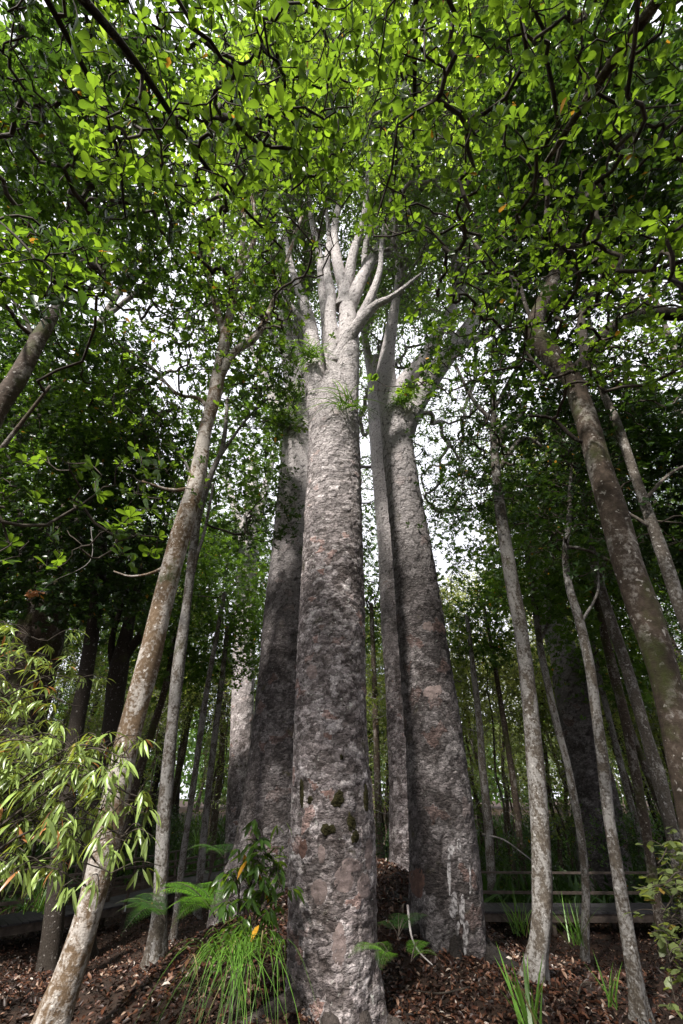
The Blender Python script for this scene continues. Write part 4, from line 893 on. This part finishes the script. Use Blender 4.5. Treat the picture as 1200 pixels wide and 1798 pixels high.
# ------------------------------------------------------------------ background forest
def proto_tree(seed, h, r, lm, name='pole_tree'):
    g = np.random.default_rng(seed); z = np.linspace(-.4, h, 14); x = np.cumsum(g.normal(size=14) * .09); y = np.cumsum(g.normal(size=14) * .09)
    C = np.stack([x - x[0], y - y[0], z], 1); C = spline(C, 3); rad = np.linspace(r, r * .25, len(C)); root = thing(name, 'x', 'tree', (0, 0, 0))
    V, f = tube(C, rad, 8, wob(C[:, 2], 8, .1, seed) * rad[:, None]); build('trunk', V, f, M['brown' if seed % 2 else 'darkwood'], root)
    tg = np.vstack([blob((C[-8, 0], C[-8, 1], h * .82), (1.9, 1.9, h * .24), 200, g), blob((C[-16, 0], C[-16, 1], h * .45), (1.6, 1.6, h * .25), 90, g)])
    n2 = len(C) // 5; tips, ax, V, f = grow(C[n2:], rad[n2:], clump(tg, .8, -.2, seed), .5, .15, g, .007)
    build('branch_network', V, f, M['ktwig' if seed % 2 else 'twig'], root)
    leaf_obj('crown', [whorls(tips, ax, 13, .20, T_SM, (.6, 1.6), g, .17)], lm, root); return root
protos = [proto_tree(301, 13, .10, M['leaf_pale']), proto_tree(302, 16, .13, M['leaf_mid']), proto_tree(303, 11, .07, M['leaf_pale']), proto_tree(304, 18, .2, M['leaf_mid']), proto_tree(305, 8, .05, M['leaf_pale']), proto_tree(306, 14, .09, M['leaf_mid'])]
g = np.random.default_rng(9); used = set(); placed = []
def copy_tree(o):
    c = o.copy(); S.collection.objects.link(c)
    for ch in list(o.children):
        d_ = ch.copy(); S.collection.objects.link(d_); d_.parent = c
    return c
n = 0; tries = 0
while n < 190 and tries < 6000:
    tries += 1; y = 19 + 48 * g.random() ** 1.2; x = g.uniform(-1.05, 1.05) * (y * .92 + 2)
    if any((x - a) ** 2 + (y - b) ** 2 < 1.7 ** 2 for a, b in placed): continue
    if -8 < x < -2 and y < 27: continue
    kk = int(g.integers(0, 6)); kk = kk if not .2 < x / (y * .92) < .5 else kk // 2 * 2; placed.append((x, y)); z = float(gz(x, y))
    if kk in used: o = copy_tree(protos[kk])
    else: o = protos[kk]; used.add(kk)
    o.location = (x, y, z); sc_ = g.uniform(.75, 1.15); o.scale = (sc_, sc_, sc_ * g.uniform(.9, 1.1)); o.rotation_euler = (g.normal() * .05, g.normal() * .05, g.uniform(0, 6.28))
    o['label'] = 'slender background tree standing deep in the forest beyond the boardwalk'; o['group'] = 'slender trees deep in the forest'; n += 1

def proto_tall(seed, h, r, lm, cr_):
    g = np.random.default_rng(seed); z = np.linspace(-.4, h, 14); x = np.cumsum(g.normal(size=14) * .16); y = np.cumsum(g.normal(size=14) * .16)
    C = spline(np.stack([x - x[0], y - y[0], z], 1), 3); rad = np.linspace(r, r * .2, len(C)); root = thing('canopy_tree', 'x', 'tree', (0, 0, 0))
    V, f = tube(C, rad, 10, wob(C[:, 2], 10, .1, seed) * rad[:, None]); build('trunk', V, f, M['darkwood' if seed % 2 else 'brown'], root)
    tg = np.vstack([blob((C[-9, 0] + a, C[-9, 1] + b, h * c), (cr_, cr_, h * .13), 260, g) for a, b, c in ((0, 0, .95), (cr_ * .6, 0, .75), (-cr_ * .5, cr_ * .5, .7), (0, -cr_ * .6, .6), (cr_ * .2, cr_ * .3, .45))])
    n2 = len(C) // 4; tips, ax, V, f = grow(C[n2:], rad[n2:], clump(tg, .7, -.1, seed), .6, .15, g, .008)
    build('branch_network', V, f, M['twig'], root); t_, a_ = multi(tips, ax, 2 if seed == 504 else 3, .35, g)
    leaf_obj('crown', [whorls(t_, a_, 6 if seed == 504 else 8, .17, T_SM, (.7, 1.5), g, .05)], lm, root); return root
M['leaf_sunpaint'] = leaf_mat('pale leaf with painted sunlight', (.21, .26, .10), (.40, .48, .13), .55, .45, odd=(.3, .2, .05), oddp=.98)  # paler leaf colour stands in for sunlight that misses these trees
talls = [proto_tall(501, 19, .2, M['leaf_mid'], 2.8), proto_tall(502, 23, .25, M['leaf_dark'], 3.2), proto_tall(503, 26, .3, M['leaf_mid'], 3.4)]
g = np.random.default_rng(21); used = set(); n = 0; tries = 0; pt = []
while n < 46 and tries < 4000:
    tries += 1; y = g.uniform(13, 42); x = g.uniform(-1, 1) * (y * .85 + 4)
    if abs(x) < 3.2 + .08 * y and y < 30: continue
    if shades(x, y, 22): continue
    if .2 < x / (y * .92) < .54 and x > 0: continue
    if any((x - a) ** 2 + (y - b) ** 2 < 3.4 ** 2 for a, b in pt): continue
    if (-14 < x < -2 and y < 25 and abs(y - (14.5 + (x + 8) * 1.9)) < 2.5) or abs(y - 16.4) < 1.2: continue
    pt.append((x, y)); kk = n % 3; o = copy_tree(talls[kk]) if kk in used else talls[kk]; used.add(kk); n += 1
    s_ = g.uniform(.8, 1.1); o.location = (x, y, float(gz(x, y))); o.scale = (s_, s_, s_); o.rotation_euler = (g.normal() * .04, g.normal() * .04, g.uniform(0, 6.28))
    o['label'] = 'tall leafy forest tree, one of those added mostly unseen around the viewer for shade'; o['group'] = 'tall canopy trees around the kauris'

g = np.random.default_rng(31)  # mostly unseen trees added behind and beside the camera to darken the foreground
for n, (x, y) in enumerate([(-9.5, -7), (-4.5, -6.5), (.5, -9), (5.5, -7.5), (9.5, -3), (8.5, 3.5), (-13.5, 5), (-16, 12), (-19, 4), (-22, 14), (-15, -14), (-20, -8), (18, 6), (17, 13), (21, -2), (22, 9), (16, -10), (1, -18), (-7, -20), (10, -20), (-26, 6), (27, 3), (3.2, 36), (1.6, 44), (7, 41), (13, 7), (-5, -13), (6, -14), (15, -1), (-13, -9)]):
    if shades(x, y, 18): continue
    o = copy_tree(talls[n % 3]); s_ = g.uniform(.62, .8); o.location = (x, y, float(gz(x, y))); o.scale = (s_ * 1.15, s_ * 1.15, s_); o.rotation_euler = (0, 0, g.uniform(0, 6.28))
    o['label'] = 'tall leafy forest tree, one of those added mostly unseen around the viewer for shade'; o['group'] = 'tall canopy trees around the kauris'

sunpaint_proto = proto_tall(504, 15, .12, M['leaf_sunpaint'], 2.4)
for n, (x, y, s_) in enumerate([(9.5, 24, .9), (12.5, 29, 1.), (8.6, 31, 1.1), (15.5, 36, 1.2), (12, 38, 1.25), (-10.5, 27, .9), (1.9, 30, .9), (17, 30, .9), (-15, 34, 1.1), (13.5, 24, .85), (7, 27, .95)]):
    o = sunpaint_proto if n == 0 else copy_tree(sunpaint_proto); o.location = (x, y, float(gz(x, y))); o.scale = (s_, s_, s_); o.rotation_euler = (0, 0, n * 1.7)
    o['label'] = 'tree deep in the forest with sunlight painted into its pale green leaves'; o['group'] = 'pale trees deep in the forest with painted sunlight'

def proto_shrub(seed, h, lm):
    g = np.random.default_rng(seed); root = thing('forest_shrub', 'x', 'shrub', (0, 0, 0))
    C = np.stack([np.linspace(0, .1, 6), np.zeros(6), np.linspace(-.2, h * .7, 6)], 1); V, f = tube(C, np.linspace(.03, .01, 6), 6); build('stem', V, f, M['twig'], root)
    tips, ax, V, f = grow(C[1:], np.full(5, .02), clump(blob((0, 0, h * .6), (h * .55, h * .55, h * .5), 130, g), 1.5, -.3, seed), .3, .15, g, .003)
    build('branch_network', V, f, M['twig'], root); leaf_obj('foliage', [whorls(tips, ax, 9, .12, T_SM, (.6, 1.6), g, .05)], lm, root); return root
sp = [proto_shrub(401, 2.2, M['leaf_dark']), proto_shrub(402, 3.0, M['leaf_mid']), proto_shrub(403, 1.6, M['leaf_dark'])]
used = set()
for n in range(90):
    y = 17.8 + 26 * g.random() ** 1.5; x = g.uniform(-1, 1) * (y * .9)
    if x < 0 and y < 24 and x > -14: y += 8
    kk = n % 3; o = copy_tree(sp[kk]) if kk in used else sp[kk]; used.add(kk)
    o.location = (x, y, float(gz(x, y))); s_ = g.uniform(.7, 1.3); o.scale = (s_, s_, s_); o.rotation_euler = (0, 0, g.uniform(0, 6.28))
    o['label'] = 'leafy green shrub in the dim undergrowth behind the boardwalks'; o['group'] = 'shrubs in the undergrowth'

# ground cover: sedges and small plants behind the walkways, one mass
g = np.random.default_rng(13); n = 26000
yy = 17.6 + 30 * g.random(n) ** 1.4; xx = g.uniform(-1, 1, n) * yy * .95; kp = ~((xx < 0) & (yy < 25) & (xx > -16)) | (g.random(n) < .25) & (np.abs(xx + 6) > 3); xx, yy = xx[kp], yy[kp]; n = len(xx)
pp = np.stack([xx, yy, gz(xx, yy) + g.random(n) * .25], 1); dd = rdir(n, g); dd[:, 2] = np.abs(dd[:, 2]) * 1.5 + .15
gc = leaf_obj('undergrowth', [leaves(T_LANCE, pp, dd, rdir(n, g) + [0, 0, 1], g.uniform(.3, .9, n), g.random(n) * .9)], M['leaf_dark'])
tag(gc, 'dim green ground cover of sedges and ferns behind the boardwalks', 'undergrowth', kind='stuff')
# far-off wood
g = np.random.default_rng(14); n = 60000; an = g.uniform(-.95, .95, n); rd = g.uniform(72, 100, n)
ph = np.sin(an * 37) + np.sin(an * 61 + 2); hh = 12 + 3.5 * ph; zz = g.random(n) ** .8 * hh
pp = np.stack([np.sin(an) * rd, np.cos(an) * rd, 1.2 + zz], 1)
fw = leaf_obj('distant_forest', [leaves(T_SM, pp, rdir(n, g), rdir(n, g), g.uniform(.5, 1.1, n), g.random(n) * .9)], M['leaf_mid'])
tag(fw, 'far-off forest foliage closing the view between the trunks', 'forest', kind='stuff')
